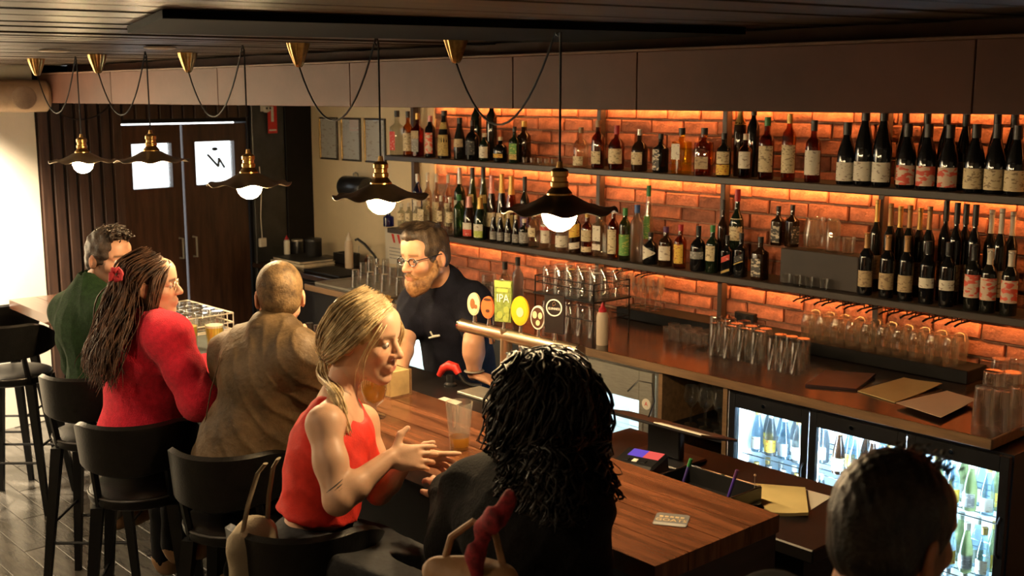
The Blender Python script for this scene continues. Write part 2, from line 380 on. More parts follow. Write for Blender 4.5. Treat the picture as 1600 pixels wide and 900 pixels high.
# back counter
CZ = 0.92; CF = 4.10
ctr = thing('back_counter', 'dark timber back counter along the brick wall with a paler front edge', 'counter')
obj('counter_top', MB().box((-6.70, CF+0.012, CZ-0.035), (-1.86, WY-0.03, CZ), 0.002), m_ctr, ctr, smooth=False)
obj('counter_edge', MB().box((-6.70, CF, CZ-0.04), (-1.85, CF+0.012, CZ+0.0005), 0.002), m_ctredge, ctr, smooth=False)
obj('counter_end', MB().box((-1.86, CF+0.012, CZ-0.04), (-1.848, WY-0.03, CZ+0.0005), 0.002), m_ctredge, ctr, smooth=False)
obj('kick_panel', MB().box((-6.68, WY-0.1, 0), (-1.9, WY-0.06, CZ-0.04)), m_dark, ctr, smooth=False)
for x in (-3.505, -3.115): obj('divider', MB().box((x-0.012, CF+0.03, 0.0), (x+0.012, WY-0.12, CZ-0.036)), m_ctredge, ctr, smooth=False)
obj('cupboard_front', MB().box((-6.66, CF+0.05, 0.08), (-5.76, CF+0.07, CZ-0.05), 0.003), m_blackgl, ctr, smooth=False)
obj('cupboard_front', MB().box((-5.14, CF+0.05, 0.08), (-4.26, CF+0.07, CZ-0.05), 0.003), m_blackgl, ctr, smooth=False)
for z in (0.30, 0.60): obj('rack_shelf', MB().box((-3.49, CF+0.04, z), (-3.13, WY-0.13, z+0.012)), m_dark, ctr, smooth=False)
lc = thing('end_counter', 'short dark counter below the cream wall with books on it', 'counter')
obj('counter_top', MB().box((-7.85, 4.34, CZ-0.035), (-6.705, WY-0.03, CZ), 0.002), m_ctr, lc, smooth=False)
obj('cabinet', MB().box((-7.83, 4.40, 0.0), (-6.72, WY-0.06, CZ-0.035)), m_dark, lc, smooth=False)
for k in range(2): obj('cabinet_door', MB().box((-7.80+0.55*k, 4.385, 0.1), (-7.27+0.55*k, 4.40, CZ-0.06), 0.003), m_blackgl, lc, smooth=False)
LEDGE = CZ+0.062; LY = 4.83
tag(obj('glass_ledge', MB().box((-4.45, LY, CZ+0.0008), (-2.31, WY-0.035, LEDGE), 0.003), m_dark, smooth=False), 'low black step along the brick wall carrying upturned glasses', 'ledge')
# shelves on dark posts
SF = 4.78
S1, S2 = 1.782, 1.262
POSTX = [ony(px, 300, WY-0.03)[0] for px in (652, 941, 1136, 1384)]
for k, (z, nm) in enumerate(((S1, 'upper'), (S2, 'lower'))):
    tag(obj('wall_shelf', MB().box((-6.66 if k else -6.68, SF, z-0.036), (-0.9, WY-0.022, z), 0.004), m_shelf, smooth=False),
        '%s long dark shelf of bottles on the brick wall' % nm, 'shelf')
for i, x in enumerate(POSTX):
    w = 0.032 if i else 0.036
    tag(obj('shelf_post', MB().box((x-w/2, WY-0.07, CZ if i != 1 and i != 2 else CZ+0.064), (x+w/2, WY-0.022, 2.155), 0.003), m_post, smooth=False),
        ('dark post between the cream plaster and the bricks' if i == 0 else ['', 'brown shelf post on the bricks beside the red-waxed whisky bottle', 'brown shelf post on the bricks behind the gold-necked bottle', 'brown shelf post on the bricks where the wine bottles begin'][i]), 'post')
m_led = emit('led_orange', (1.0, 0.40, 0.10), 50.0)
def strip(z, x0, x1, y, label, tuck):
    r = thing('led_strip', label, 'light strip', (0, 0, 0))
    obj('led_baffle_channel', MB().box((x0, y-0.012, z), (x1, y+0.012, z+0.006)).box((x0, y-0.016, z-0.022), (x1, y-0.012, z+0.006)), m_dark, r, smooth=False)  # front lip added to block the glow and keep it near the wall
    obj('led_diffuser', MB().box((x0, y-0.008, z-0.006), (x1, y+0.008, z)), m_led, r, smooth=False)
strip(2.149, XB+0.05, -0.95, WY-0.045, 'orange light strip tucked under the brown bulkhead', 0)
strip(S1-0.036, XB+0.05, -0.95, WY-0.045, 'orange light strip under the upper bottle shelf', 0)
strip(S2-0.036, XB+0.05, -0.95, WY-0.045, 'orange light strip under the lower bottle shelf', 0)
# dark box on the lower shelf carrying jars
a, b = ony(1228, 430, 4.9)[0], ony(1350, 430, 4.9)[0]
RZ = S2+0.175
tag(obj('riser_box', MB().box((a, 4.845, S2), (b, WY-0.08, RZ), 0.003), mat('riser_brown', (0.022, 0.013, 0.009), 0.6), smooth=False), 'brown wooden box on the lower shelf, jars standing on top', 'box')
# stemware rails under the lower shelf
m_rail = mat('rail_dark', (0.05, 0.025, 0.018), 0.35, 0.7)
def glassrail(x, label):
    mb = MB()
    for dx_ in (-0.022, 0.022):
        mb.tube([(x+dx_-0.012, SF-0.01, S2-0.075), (x+dx_, SF+0.006, S2-0.062), (x+dx_, WY-0.16, S2-0.062)], 0.0075, 6, flat=0.5)
    r = tag(obj('glass_rail', mb, m_rail), label, 'glass rail', 'stemware rails under the lower shelf')
    for yy in (SF+0.03, WY-0.19):
        for dx_ in (-0.022, 0.022): obj('hanger', MB().tube([(x+dx_, yy, S2-0.06), (x+dx_, yy, S2-0.037)], 0.003, 5), m_rail, r)
for px in (962, 1000, 1250, 1283, 1318, 1352, 1386, 1420, 1456, 1492): glassrail(ony(px, 470, SF)[0], 'dark metal stemware rail hanging under the lower bottle shelf')

# ================================================================ fridges under the counter
m_fin = mat('fridge_lining', (0.78, 0.82, 0.84), 0.4, vary=0.03)
m_fglass = tint('fridge_glass', (0.86, 0.93, 0.97))
def fridge(name, label, x0, x1, doors, z0, z1, frame, fmat, lightcol, power, y0=4.15, y1=4.70, shelves=(0.42,)):
    r = thing(name, label, 'fridge'); t = 0.025
    body = MB()
    for lo, hi in (((x0, y1-t, z0), (x1, y1, z1)), ((x0, y0, z0), (x0+t, y1-t, z1)), ((x1-t, y0, z0), (x1, y1-t, z1)), ((x0+t, y0, z0), (x1-t, y1-t, z0+t)), ((x0+t, y0, z1-t), (x1-t, y1-t, z1))): body.box(lo, hi)
    obj('cabinet', body, fmat, r, smooth=False)
    lin = MB(); e = 0.004
    lin.box((x0+t, y1-t-e, z0+t), (x1-t, y1-t, z1-t)); lin.box((x0+t, y0+0.02, z0+t), (x0+t+e, y1-t, z1-t)); lin.box((x1-t-e, y0+0.02, z0+t), (x1-t, y1-t, z1-t)); lin.box((x0+t, y0+0.02, z0+t), (x1-t, y1-t, z0+t+e))
    obj('lining', lin, m_fin, r, smooth=False)
    for zs in shelves:
        w = MB()
        for k in range(7): w.tube([(x0+t+.006, y0+0.05+0.07*k, zs), (x1-t-.006, y0+0.05+0.07*k, zs)], 0.003, 5)
        obj('wire_shelf', w, m_chrome, r)
    le = emit(name+'_lamp', lightcol, power)
    obj('light_tube', MB().box((x0+t+0.01, y0+0.03, z1-t-0.022), (x1-t-0.01, y0+0.05, z1-t-0.004)), le, r, smooth=False)
    for k, (a, b) in enumerate(doors):
        d = MB(); fw = frame; za, zb = z0+0.02, z1-0.005
        for lo, hi in (((a, y0-0.03, za), (a+fw, y0-0.004, zb)), ((b-fw, y0-0.03, za), (b, y0-0.004, zb)), ((a+fw, y0-0.03, za), (b-fw, y0-0.004, za+fw)), ((a+fw, y0-0.03, zb-fw*1.8), (b-fw, y0-0.004, zb))): d.box(lo, hi, 0.002)
        do = obj('door', d, fmat, r, smooth=False)
        obj('pane', MB().box((a+fw, y0-0.020, za+fw), (b-fw, y0-0.014, zb-fw*1.8)), m_fglass, do, smooth=False)
        obj('lock', MB().lathe([(0, 0.006), (0.009, 0.006), (0.010, 0), (0, 0)], 12, M=Matrix.Translation(((a+b)/2-0.02, y0-0.03, zb-fw*0.8)) @ Matrix.Rotation(math.pi/2, 4, 'X')), m_chrome, do)
        obj('handle', MB().tube([(b-0.5*fw, y0-0.03, 0.62), (b-0.5*fw, y0-0.05, 0.60), (b-0.5*fw, y0-0.05, 0.48), (b-0.5*fw, y0-0.03, 0.46)], 0.006), fmat, do)
    return r
FR_X = ((-3.085, -2.66), (-2.655, -2.205), (-2.20, -1.785))
fr_main = fridge('bottle_fridge', 'black three-door display fridge of bottles under the counter, lit cold blue', -3.09, -1.78, FR_X, 0.06, 0.865, 0.036, m_blackgl, (0.66, 0.86, 1.0), 300.0, shelves=(0.30, 0.56))
for x in (-2.657, -2.2025):   # white upright lamps between the doors
    obj('light_tube', MB().box((x-0.008, 4.18, 0.12), (x+0.008, 4.196, 0.80)), MATS['bottle_fridge_lamp'], fr_main, smooth=False)
fr_left = fridge('bar_fridge', 'single-door lit fridge glowing pale green behind the bartender', -5.72, -5.20, ((-5.715, -5.205),), 0.06, 0.865, 0.03, m_blackgl, (0.82, 1.0, 0.93), 260.0, shelves=(0.40,))
fr_st = fridge('steel_fridge', 'stainless steel undercounter fridge with a bright window and a round sticker', -4.22, -3.535, ((-4.20, -3.55),), 0.06, 0.865, 0.085, m_steel, (0.88, 1.0, 0.95), 320.0, shelves=(0.40,))
c0 = Matrix.Translation((-3.583, 4.118, 0.70)) @ Matrix.Rotation(math.pi/2, 4, 'X')
stk = obj('sticker', MB().lathe([(0, 0.001), (0.028, 0.001), (0.028, 0), (0, 0)], 16, M=c0), m_paperw, fr_st)
text_part('A', 0.03, m_red, stk, Matrix.Translation((-3.583, 4.1165, 0.70)) @ Matrix.Rotation(math.pi/2, 4, 'X'))
# ================================================================ bottles
def labmat(name, base, ink, sc=60.0, amt=0.56, st=(1, 1, 2.2)):
    if name in MATS: return MATS[name]
    m, nt, b = newmat(name); tc = N(nt, 'ShaderNodeTexCoord'); mp = N(nt, 'ShaderNodeMapping'); mp.inputs['Scale'].default_value = st
    oi = N(nt, 'ShaderNodeObjectInfo'); nt.links.new(tc.outputs['Object'], mp.inputs[0]); 
    ns = N(nt, 'ShaderNodeTexNoise', Scale=sc, Detail=1.5); ns.noise_dimensions = '4D'
    nt.links.new(oi.outputs['Random'], ns.inputs['W']); nt.links.new(mp.outputs[0], ns.inputs['Vector'])
    r = ramp(nt, ns.outputs[0], C3(base), C3(ink), amt, amt+0.04); nt.links.new(r.outputs[0], b.inputs['Base Color']); b.inputs['Roughness'].default_value = 0.6
    MATS[name] = m; return m
LM = {k: labmat('label_'+k, *v) for k, v in dict(
    cream=((0.66, 0.55, 0.34), (0.30, 0.22, 0.13)), white=((0.72, 0.67, 0.56), (0.35, 0.28, 0.22), 50, 0.60), tan=((0.46, 0.34, 0.19), (0.25, 0.17, 0.10)),
    yellow=((0.75, 0.48, 0.06), (0.45, 0.12, 0.03)), gold=((0.52, 0.37, 0.11), (0.30, 0.20, 0.06)), red=((0.62, 0.06, 0.04), (0.75, 0.6, 0.5), 60, 0.62), green=((0.12, 0.30, 0.06), (0.45, 0.5, 0.12)),
    lime=((0.45, 0.55, 0.10), (0.7, 0.65, 0.4)), grey=((0.22, 0.21, 0.20), (0.42, 0.40, 0.36)), black=((0.02, 0.018, 0.018), (0.42, 0.36, 0.28), 70, 0.62), pink=((0.66, 0.50, 0.38), (0.68, 0.10, 0.06), 28, 0.50), purple=((0.10, 0.05, 0.16), (0.3, 0.25, 0.4)),
    orange=((0.75, 0.18, 0.05), (0.6, 0.45, 0.3), 40, 0.6), art=((0.05, 0.045, 0.04), (0.55, 0.47, 0.36), 45, 0.52)).items()}
CM = {k: mat('cap_'+k, v, 0.4, me, vary=0.1) for k, v, me in (('black', (0.015, 0.014, 0.014), 0), ('red', (0.45, 0.02, 0.03), 0), ('gold', (0.55, 0.36, 0.11), 0.7), ('cream', (0.62, 0.52, 0.36), 0), ('cork', (0.36, 0.22, 0.11), 0),
     ('silver', (0.5, 0.48, 0.45), 0.8), ('green', (0.03, 0.22, 0.06), 0), ('blue', (0.03, 0.10, 0.30), 0), ('white', (0.66, 0.60, 0.50), 0), ('foil', (0.42, 0.22, 0.08), 0.3), ('pink', (0.62, 0.30, 0.28), 0.5), ('purple', (0.10, 0.03, 0.12), 0))}
def dglass(n, c): return mat(n, c, 0.06, vary=0.15, spec=0.6)
GM = dict(dark=dglass('glass_dark', (0.010, 0.010, 0.008)), black=dglass('glass_black', (0.006, 0.006, 0.007)), dgreen=dglass('glass_dgreen', (0.008, 0.016, 0.008)), dbrown=dglass('glass_dbrown', (0.022, 0.009, 0.004)),
    amber=tint('glass_amber', (0.62, 0.26, 0.05)), whisky=tint('glass_whisky', (0.40, 0.13, 0.025)), clear=tint('glass_clear', (0.80, 0.80, 0.74), dens=0.10, edge=(0.6, 0.55, 0.45)), gold=tint('glass_gold', (0.85, 0.60, 0.12), dens=0.15),
    red=tint('glass_red', (0.50, 0.05, 0.03), dens=0.1), green=tint('glass_green', (0.18, 0.32, 0.14), dens=0.12, edge=(0.2, 0.3, 0.15)), blue=tint('glass_blue', (0.05, 0.09, 0.40), dens=0.25, edge=(0.03, 0.06, 0.35)), frost=tint('glass_frost', (0.70, 0.72, 0.74), dens=0.35, edge=(0.5, 0.47, 0.45)), pale=tint('glass_pale', (0.80, 0.66, 0.52), dens=0.15))
PROF = dict(
    bordeaux=[(0, 0), (.93, 0), (1, .02), (1, .60), (.93, .66), (.62, .72), (.40, .76), (.36, .80), (.36, .95), (.42, .955), (.42, .985), (.3, 1), (0, 1)],
    burgundy=[(0, 0), (.93, 0), (1, .02), (1, .46), (.92, .54), (.70, .66), (.46, .77), (.37, .85), (.36, .95), (.42, .955), (.42, .985), (.3, 1), (0, 1)],
    spirit=[(0, 0), (.92, 0), (1, .02), (1, .58), (.95, .64), (.74, .69), (.44, .73), (.38, .79), (.38, .98), (.3, 1), (0, 1)],
    squat=[(0, 0), (.90, 0), (1, .03), (1, .50), (.93, .59), (.66, .67), (.34, .72), (.30, .78), (.30, .98), (.25, 1), (0, 1)],
    tall=[(0, 0), (.92, 0), (1, .015), (1, .66), (.90, .72), (.52, .78), (.40, .83), (.40, .98), (.3, 1), (0, 1)],
    square=[(0, 0), (.92, 0), (1, .02), (1, .60), (.95, .64), (.60, .69), (.40, .73), (.36, .79), (.36, .98), (.3, 1), (0, 1)],
    decanter=[(0, 0), (.95, 0), (1, .03), (1, .66), (.96, .70), (.50, .73), (.36, .76), (.36, .82), (.36, .98), (.3, 1), (0, 1)],
    sloped=[(0, 0), (.92, 0), (1, .02), (1, .36), (.94, .48), (.74, .62), (.50, .76), (.40, .86), (.40, .98), (.3, 1), (0, 1)])
SQ = ('square', 'decanter')
def lab_rng(kind): return dict(bordeaux=(.12, .46), burgundy=(.08, .36), spirit=(.12, .52), squat=(.14, .48), tall=(.14, .54), square=(.12, .54), decanter=(.14, .50), sloped=(.08, .36))[kind]
def sq_r(a, p=5.0): return 1.0/((abs(math.cos(a))**p+abs(math.sin(a))**p)**(1/p))
def radius_at(prof, f):
    for (r0, z0), (r1, z1) in zip(prof[1:-1], prof[2:]):
        if z0 <= f <= z1 and z1 > z0: return r0+(r1-r0)*(f-z0)/(z1-z0)
    return prof[-2][0]
def bottle(loc, kind, R, h, glass, lab, cap, label, group=None, cat='bottle', name='bottle', lr=None, capf=None, face=None, band=None, slant=0.0, tri=False, cask=None, n=16, rmul=1.0):
    prof = PROF[kind]; sq = kind in SQ; face = -math.pi/2+random.uniform(-0.25, 0.45) if face is None else face
    def shape(mb, pr, k, arc=None, sl=0.0):
        vs = []; fs = []; m = len(pr); kk = k if arc is None else k+1
        a0, a1 = (0, 2*math.pi) if arc is None else arc
        for j in range(kk):
            a = a0+(a1-a0)*j/k
            for r, z in pr:
                q_ = 1.0
                if sq and r > 0.5*R: q_ = 1+(sq_r(a-face)-1)*min(1, (r/R-0.5)/0.4)*0.92
                vs.append((r*q_*math.cos(a), r*q_*math.sin(a), z+sl*(j/k-0.5)))
        for j in range(k):
            j2 = (j+1) % kk
            for i in range(m-1): fs.append((j*m+i, j2*m+i, j2*m+i+1, j*m+i+1))
        return mb.add(vs, fs)
    pr = [(r*R, z*h) for r, z in prof]
    pr[0] = (0.002*R, 0); pr[-1] = (0.002*R, h)
    o = obj(name, shape(MB(), pr, 24 if sq else n), GM[glass], None, loc, ang=50); tag(o, label, cat, group)
    lo, hi = lr or lab_rng(kind)
    if lab:
        if tri:
            zc, w_ = (lo+hi)/2*h, (hi-lo)/2*h; mb = MB(); rr = R*1.02
            def P3(a, z): return (rr*sq_r(a-face if sq else 0.0)**(1 if sq else 0)*math.cos(a), rr*sq_r(a-face if sq else 0.0)**(1 if sq else 0)*math.sin(a), z)
            pts = []
            for s in range(9):
                f_ = s/8; a = face-0.95+1.9*f_; e = w_*(1-f_*0.93) if f_ > 0.15 else w_*0.93
                pts += [P3(a, zc-e), P3(a, zc+e)]
            mb.add(pts, [(2*i, 2*i+2, 2*i+3, 2*i+1) for i in range(8)]); obj('label', mb, LM[lab], o)
        else:
            zs = [lo, (lo+hi)/2, hi]
            lp_ = [(radius_at(prof, z)*R*(1.015 if not sq else 1.012)+0.0004, z*h) for z in zs]
            wide = 1.25 if not sq else 0.70
            obj('label', shape(MB(), lp_, 14 if sq else 12, (face-wide, face+wide), slant*h), LM[lab], o)
            if band:
                bl, b0, b1 = band; obj('label_band', shape(MB(), [(radius_at(prof, z)*R*1.022+0.0008, z*h) for z in (b0, b1)], 14 if sq else 12, (face-wide, face+wide), slant*h), LM[bl], o)
    if cap:
        cf = capf or (0.86 if kind not in ('burgundy', 'bordeaux') else 0.80); rr = radius_at(prof, 0.96)*R
        if cf >= 0.80: cp = [(rr*1.10, cf*h), (rr*1.12, h*1.002), (0.001, h*1.004)]
        else: cp = [(radius_at(prof, z)*R*1.04+0.0005, z*h) for z in np.linspace(cf, 0.9, 5)]+[(rr*1.06, h*1.002), (0.001, h*1.004)]
        obj('cap', MB().lathe(cp, 14), CM[cap], o)
    return o
RB, RF = 4.915, 4.835    # back and front rows on the shelves
def row(items, zs, where):
    for it in items:
        px, top, y, kind, wpx, glass, lab, cap, desc = it[:9]; kw = it[9] if len(it) > 9 else {}
        p = ony(px, top, y); h = p[2]-zs-kw.pop('up', 0.0); d_ = (p-CAM)@FW; R = min(wpx/2/FPX*d_, 0.046 if y > 4.8 else 0.05)
        z = zs+kw.pop('zup', 0.0)
        bottle((p[0], y, z), kind, R, h, glass, lab, cap, desc+(where if not desc.endswith('.') else ''), **kw)
A, B_ = RF, RB
U = [
 (620, 173, A, 'square', 20, 'clear', 'red', 'black', 'clear square bottle with a red label beside the cream wall'),
 (637, 174, A, 'spirit', 16, 'amber', 'cream', 'black', 'amber bottle with a narrow cream label and black cap'),
 (652, 177, A, 'square', 17, 'red', 'grey', 'gold', 'red liqueur bottle with grey label and gold cap', dict(band=('tan', .42, .60))),
 (672, 181, A, 'tall', 17, 'black', 'pink', 'pink', 'black bottle with a tall pale pink label and pink cap', dict(lr=(.1, .6))),
 (694, 173, A, 'sloped', 22, 'black', 'gold', 'black', 'black sparkling bottle with a large gold label', dict(lr=(.06, .5), band=('gold', .62, .76), capf=.9)),
 (718, 184, A, 'sloped', 19, 'dark', 'tan', 'black', 'dark sloped bottle with a small tan neck label', dict(lr=(.3, .5))),
 (738, 188, A, 'squat', 26, 'black', 'black', 'black', 'squat all-black bottle with a black label'),
 (744, 152, B_, 'tall', 17, 'dgreen', None, 'green', 'tall dark green bottle behind the squat all-black one'),
 (768, 152, B_, 'tall', 17, 'dark', None, 'black', 'tall dark bottle with no label behind the cream-capped ones'),
 (757, 208, A, 'spirit', 17, 'dgreen', 'white', 'cream', 'dark green bottle with white label and cream cap'),
 (782, 214, A, 'squat', 31, 'black', 'yellow', 'cream', 'squat round black bottle with a yellow band and cream stopper', dict(lr=(.18, .34))),
 (804, 198, A, 'square', 16, 'dgreen', 'green', 'black', 'dark square bottle with a green and yellow label', dict(band=('gold', .1, .25))),
 (819, 189, B_, 'spirit', 22, 'dbrown', None, 'gold', 'brown bottle with a gold cap beside the miniature glasses'),
 (908, 199, A, 'squat', 28, 'pale', 'cream', 'cork', 'rounded clear bottle of pale spirit with a cork stopper', dict(lr=(.05, .28))),
 (935, 188, A, 'spirit', 21, 'whisky', 'cream', 'cork', 'slim whisky bottle with dark shoulder and cream label', dict(lr=(.1, .36))),
 (964, 196, A, 'squat', 33, 'whisky', 'cream', 'red', 'squat whisky bottle sealed with red wax', dict(capf=.80)),
 (1000, 202, A, 'squat', 31, 'dbrown', 'cream', 'silver', 'squat brown bottle with wide cream label and silver neck', dict(lr=(.16, .46))),
 (1033, 209, A, 'square', 21, 'black', 'art', 'black', 'small square bottle with a black and cream illustrated label', dict(lr=(.06, .6))),
 (1066, 200, A, 'decanter', 31, 'gold', 'white', 'black', 'square bottle of yellow spirit with white label and black cap', dict(lr=(.32, .66))),
 (1101, 200, A, 'decanter', 31, 'amber', 'tan', 'black', 'square amber decanter with a wide dark stopper', dict(lr=(.14, .4))),
 (1132, 208, A, 'spirit', 22, 'dark', 'cream', 'black', 'dark bottle with an oval cream label over a yellow one', dict(lr=(.30, .58), band=('yellow', .04, .28))),
 (1158, 160, B_, 'tall', 20, 'dbrown', None, 'gold', 'tall brown bottle with gold foil neck by the brown post', dict(capf=.70)),
 (1179, 156, B_, 'bordeaux', 20, 'black', None, 'black', 'tall black bottle standing behind the spirits by the brown post'),
 (1166, 209, A, 'spirit', 21, 'whisky', 'white', 'cream', 'whisky bottle with an arched white label below the gold neck', dict(lr=(.22, .6))),
 (1200, 183, A, 'spirit', 24, 'whisky', 'cream', 'green', 'whisky bottle with a large cream label and green cap', dict(lr=(.12, .54), band=None)),
 (1235, 178, A, 'tall', 22, 'amber', 'cream', 'gold', 'tall amber bottle with cream label and gold capsule', dict(lr=(.12, .54))),
 (1273, 188, A, 'spirit', 25, 'whisky', 'white', 'black', 'whisky bottle with torn-edged white label and tall black cap', dict(lr=(.12, .52), capf=.83)),
]
row(U, S1, ' on the upper shelf')
WG = dict(kind='burgundy', glass='black', cap='black')
for px, top, lab, g, d in ((1325, 191, 'white', 'a', ''), (1354, 163, 'white', 'a', ''), (1383, 163, 'white', 'a', ''), (1420, 193, 'pink', 'b', ''), (1452, 194, 'pink', 'b', ''), (1486, 195, 'pink', 'b', ''), (1527, 194, 'cream', 'c', ''), (1560, 194, 'cream', 'c', ''), (1592, 196, 'cream', 'c', '')):
    p = ony(px, top, RF); h = p[2]-S1
    desc = dict(a='black wine bottle with a white label bearing a small dark emblem, upper shelf', b='black wine bottle with a pink and red illustrated label, upper shelf', c='black wine bottle with a plain cream label on the upper shelf')[g]
    bottle((p[0], RF, S1), 'burgundy', 0.043, h, 'black', lab, 'black', desc, group=dict(a='white-labelled wine on the upper shelf', b='pink-labelled wine on the upper shelf', c='cream-labelled wine on the upper shelf')[g], name='wine_bottle', lr=(.06, .36 if h < .36 else .30), face=-math.pi/2+0.25)
for px in (1417, 1451, 1482, 1512, 1561, 1588):
    p = ony(px, 160, RB+0.012); bottle((p[0], RB+0.012, S1), 'burgundy', 0.036, 0.355, 'black', 'tan', 'black', 'tall dark wine bottle standing at the back of the upper shelf, neck under the bulkhead', group='tall wine at the back of the upper shelf', name='wine_bottle')
L2 = [
 (652, 272, B_, 'tall', 15, 'blue', 'white', 'silver', 'dark blue bottle with white label against the cream wall'),
 (718, 262, B_, 'spirit', 18, 'dgreen', 'white', 'silver', 'dark green bottle with white label and silver capsule', dict(capf=.76)),
 (738, 262, B_, 'sloped', 17, 'green', 'gold', 'black', 'tall green cider bottle with a gold neck band, back row', dict(lr=(.5, .62), group='green cider bottles')),
 (755, 262, B_, 'sloped', 17, 'green', 'gold', 'black', 'tall green cider bottle with a gold neck band, back row', dict(lr=(.5, .62), group='green cider bottles')),
 (768, 274, B_, 'sloped', 17, 'dbrown', 'cream', 'pink', 'dark sparkling bottle with pink foil top', dict(capf=.72, lr=(.2, .42))),
 (784, 272, B_, 'sloped', 18, 'black', 'cream', 'gold', 'black sparkling bottle with gold foil and round cream label', dict(capf=.72, lr=(.2, .42))),
 (799, 275, B_, 'sloped', 20, 'amber', 'gold', 'gold', 'amber sparkling bottle with gold foil', dict(capf=.72, lr=(.2, .42))),
 (820, 276, B_, 'bordeaux', 15, 'dark', 'purple', 'black', 'slim dark bottle with a purple label, back row'),
 (607, 330, A, 'spirit', 17, 'blue', None, 'silver', 'small blue bottle at the end of the shelf by the bulb'),
 (664, 304, A, 'square', 20, 'clear', 'cream', 'white', 'broad clear bottle with a large cream label and white cap', dict(lr=(.22, .62))),
 (717, 304, A, 'tall', 17, 'green', None, 'green', 'tall green bottle without a label'),
 (733, 307, A, 'sloped', 20, 'dbrown', 'red', 'pink', 'dark cider bottle with red label and pink foil', dict(capf=.74, lr=(.06, .22), band=('white', .22, .38))),
 (750, 309, A, 'sloped', 20, 'dgreen', 'lime', 'gold', 'dark green cider bottle with lime label and gold foil', dict(capf=.74, lr=(.06, .22), band=('white', .22, .38))),
 (819, 342, A, 'spirit', 16, 'dark', 'grey', 'white', 'dark bottle with a grey label and white neck'),
 (834, 330, A, 'spirit', 18, 'clear', 'cream', 'white', 'clear bottle with small cream label, just left of the bulb', dict(lr=(.3, .55))),
 (853, 318, A, 'tall', 16, 'clear', 'white', 'black', 'clear tall bottle with a white and red label', dict(band=('red', .42, .5))),
 (879, 340, A, 'squat', 22, 'frost', 'white', 'white', 'pale frosted bottle with white label right below the bulb'),
 (899, 325, A, 'spirit', 19, 'dbrown', 'yellow', 'black', 'brown bottle with a yellow label over a white one', dict(lr=(.36, .64), band=('white', .1, .24), slant=.05)),
 (918, 330, A, 'spirit', 19, 'whisky', 'cream', 'gold', 'rum bottle with cream label and gold cap', dict(lr=(.32, .58), band=('cream', .08, .2))),
 (938, 322, A, 'square', 20, 'clear', 'white', 'silver', 'clear bottle with a tall white label and a small white label', dict(lr=(.32, .62), band=('white', .14, .26))),
 (959, 322, A, 'spirit', 18, 'whisky', 'cream', 'cork', 'rum bottle with a long cream label and slim pale neck', dict(lr=(.1, .56))),
 (977, 325, A, 'tall', 18, 'green', 'green', 'green', 'clear bottle with green label and green cap', dict(lr=(.1, .5))),
 (996, 320, A, 'tall', 21, 'frost', None, 'blue', 'frosted vodka bottle with a blue cap'),
 (1014, 290, B_, 'sloped', 17, 'clear', 'green', 'green', 'tall clear bottle with green cap behind the frosted vodka', dict(lr=(.3, .6))),
 (1017, 363, A, 'squat', 25, 'black', 'white', 'black', 'squat black bottle with a diamond-shaped white label', dict(tri=True, lr=(.12, .62), face=-1.2)),
 (1041, 354, A, 'spirit', 22, 'dbrown', 'white', 'purple', 'dark bottle with a square white label and purple cap', dict(lr=(.16, .52))),
 (1064, 351, A, 'spirit', 20, 'amber', 'yellow', 'red', 'amber bottle with a yellow flame label and red cap', dict(lr=(.12, .56))),
 (1092, 353, A, 'squat', 25, 'black', 'grey', 'black', 'dark bottle with small grey label and tall black cap', dict(lr=(.28, .44), capf=.8)),
 (1114, 352, A, 'spirit', 20, 'dgreen', 'cream', 'green', 'green whiskey bottle with cream label, front row', dict(lr=(.26, .58))),
 (1131, 312, B_, 'spirit', 17, 'dbrown', None, 'black', 'tall brown bottle standing behind the slanted-label whiskies'),
 (1153, 296, B_, 'spirit', 22, 'dgreen', 'cream', 'red', 'green whiskey bottle with cream label standing taller behind', dict(lr=(.40, .66))),
 (1137, 368, A, 'square', 17, 'black', 'red', 'black', 'black square whisky bottle with a slanted red label', dict(slant=.09, lr=(.36, .50), band=('gold', .08, .14))),
 (1159, 364, A, 'square', 19, 'black', 'black', 'black', 'black square whisky bottle with a slanted black and gold label', dict(slant=.09, lr=(.36, .5), band=('gold', .32, .345))),
 (1189, 370, A, 'square', 23, 'dbrown', 'art', 'black', 'square dark whiskey bottle with black label beside the shot glasses', dict(lr=(.08, .5))),
]
row(L2, S2, ' on the lower shelf')
for px, top in ((668, 270), (682, 272), (700, 273)):
    p = ony(px, top, B_); bottle((p[0], B_, S2), 'spirit', 0.029, p[2]-S2, 'pale', 'cream', 'white', 'pale pinkish bottle with cream label and white cap, back row of the lower shelf', group='pale bottles in the back row')
for px, top in ((627, 318), (639, 317), (651, 316), (689, 306), (703, 308)):
    p = ony(px, top, A); bottle((p[0], A, S2), 'spirit', 0.029, p[2]-S2, 'clear', 'cream', 'white', 'clear syrup bottle with cream label and white cap on the lower shelf', group='clear syrup bottles', lr=(.34, .62))
for px, top in ((771, 332), (782, 333), (794, 334), (806, 336)):
    p = ony(px, top, A); bottle((p[0], A, S2), 'sloped', 0.024, p[2]-S2, 'black', 'grey', 'cream', 'small black bottle with grey label between cider and spirits on the lower shelf', group='small black bottles')
for px, top, d in ((1217, 322, 'square dark whiskey bottle with black label standing on the brown box'), (1239, 320, 'square dark whiskey bottle on the brown box nearest the glass jug')):
    p = ony(px, top, 4.93); bottle((p[0], 4.93, RZ), 'square', 0.031, p[2]-RZ, 'dbrown', 'art', 'black', d, lr=(.08, .5), face=-math.pi/2+(0.1 if px < 1230 else 1.2))
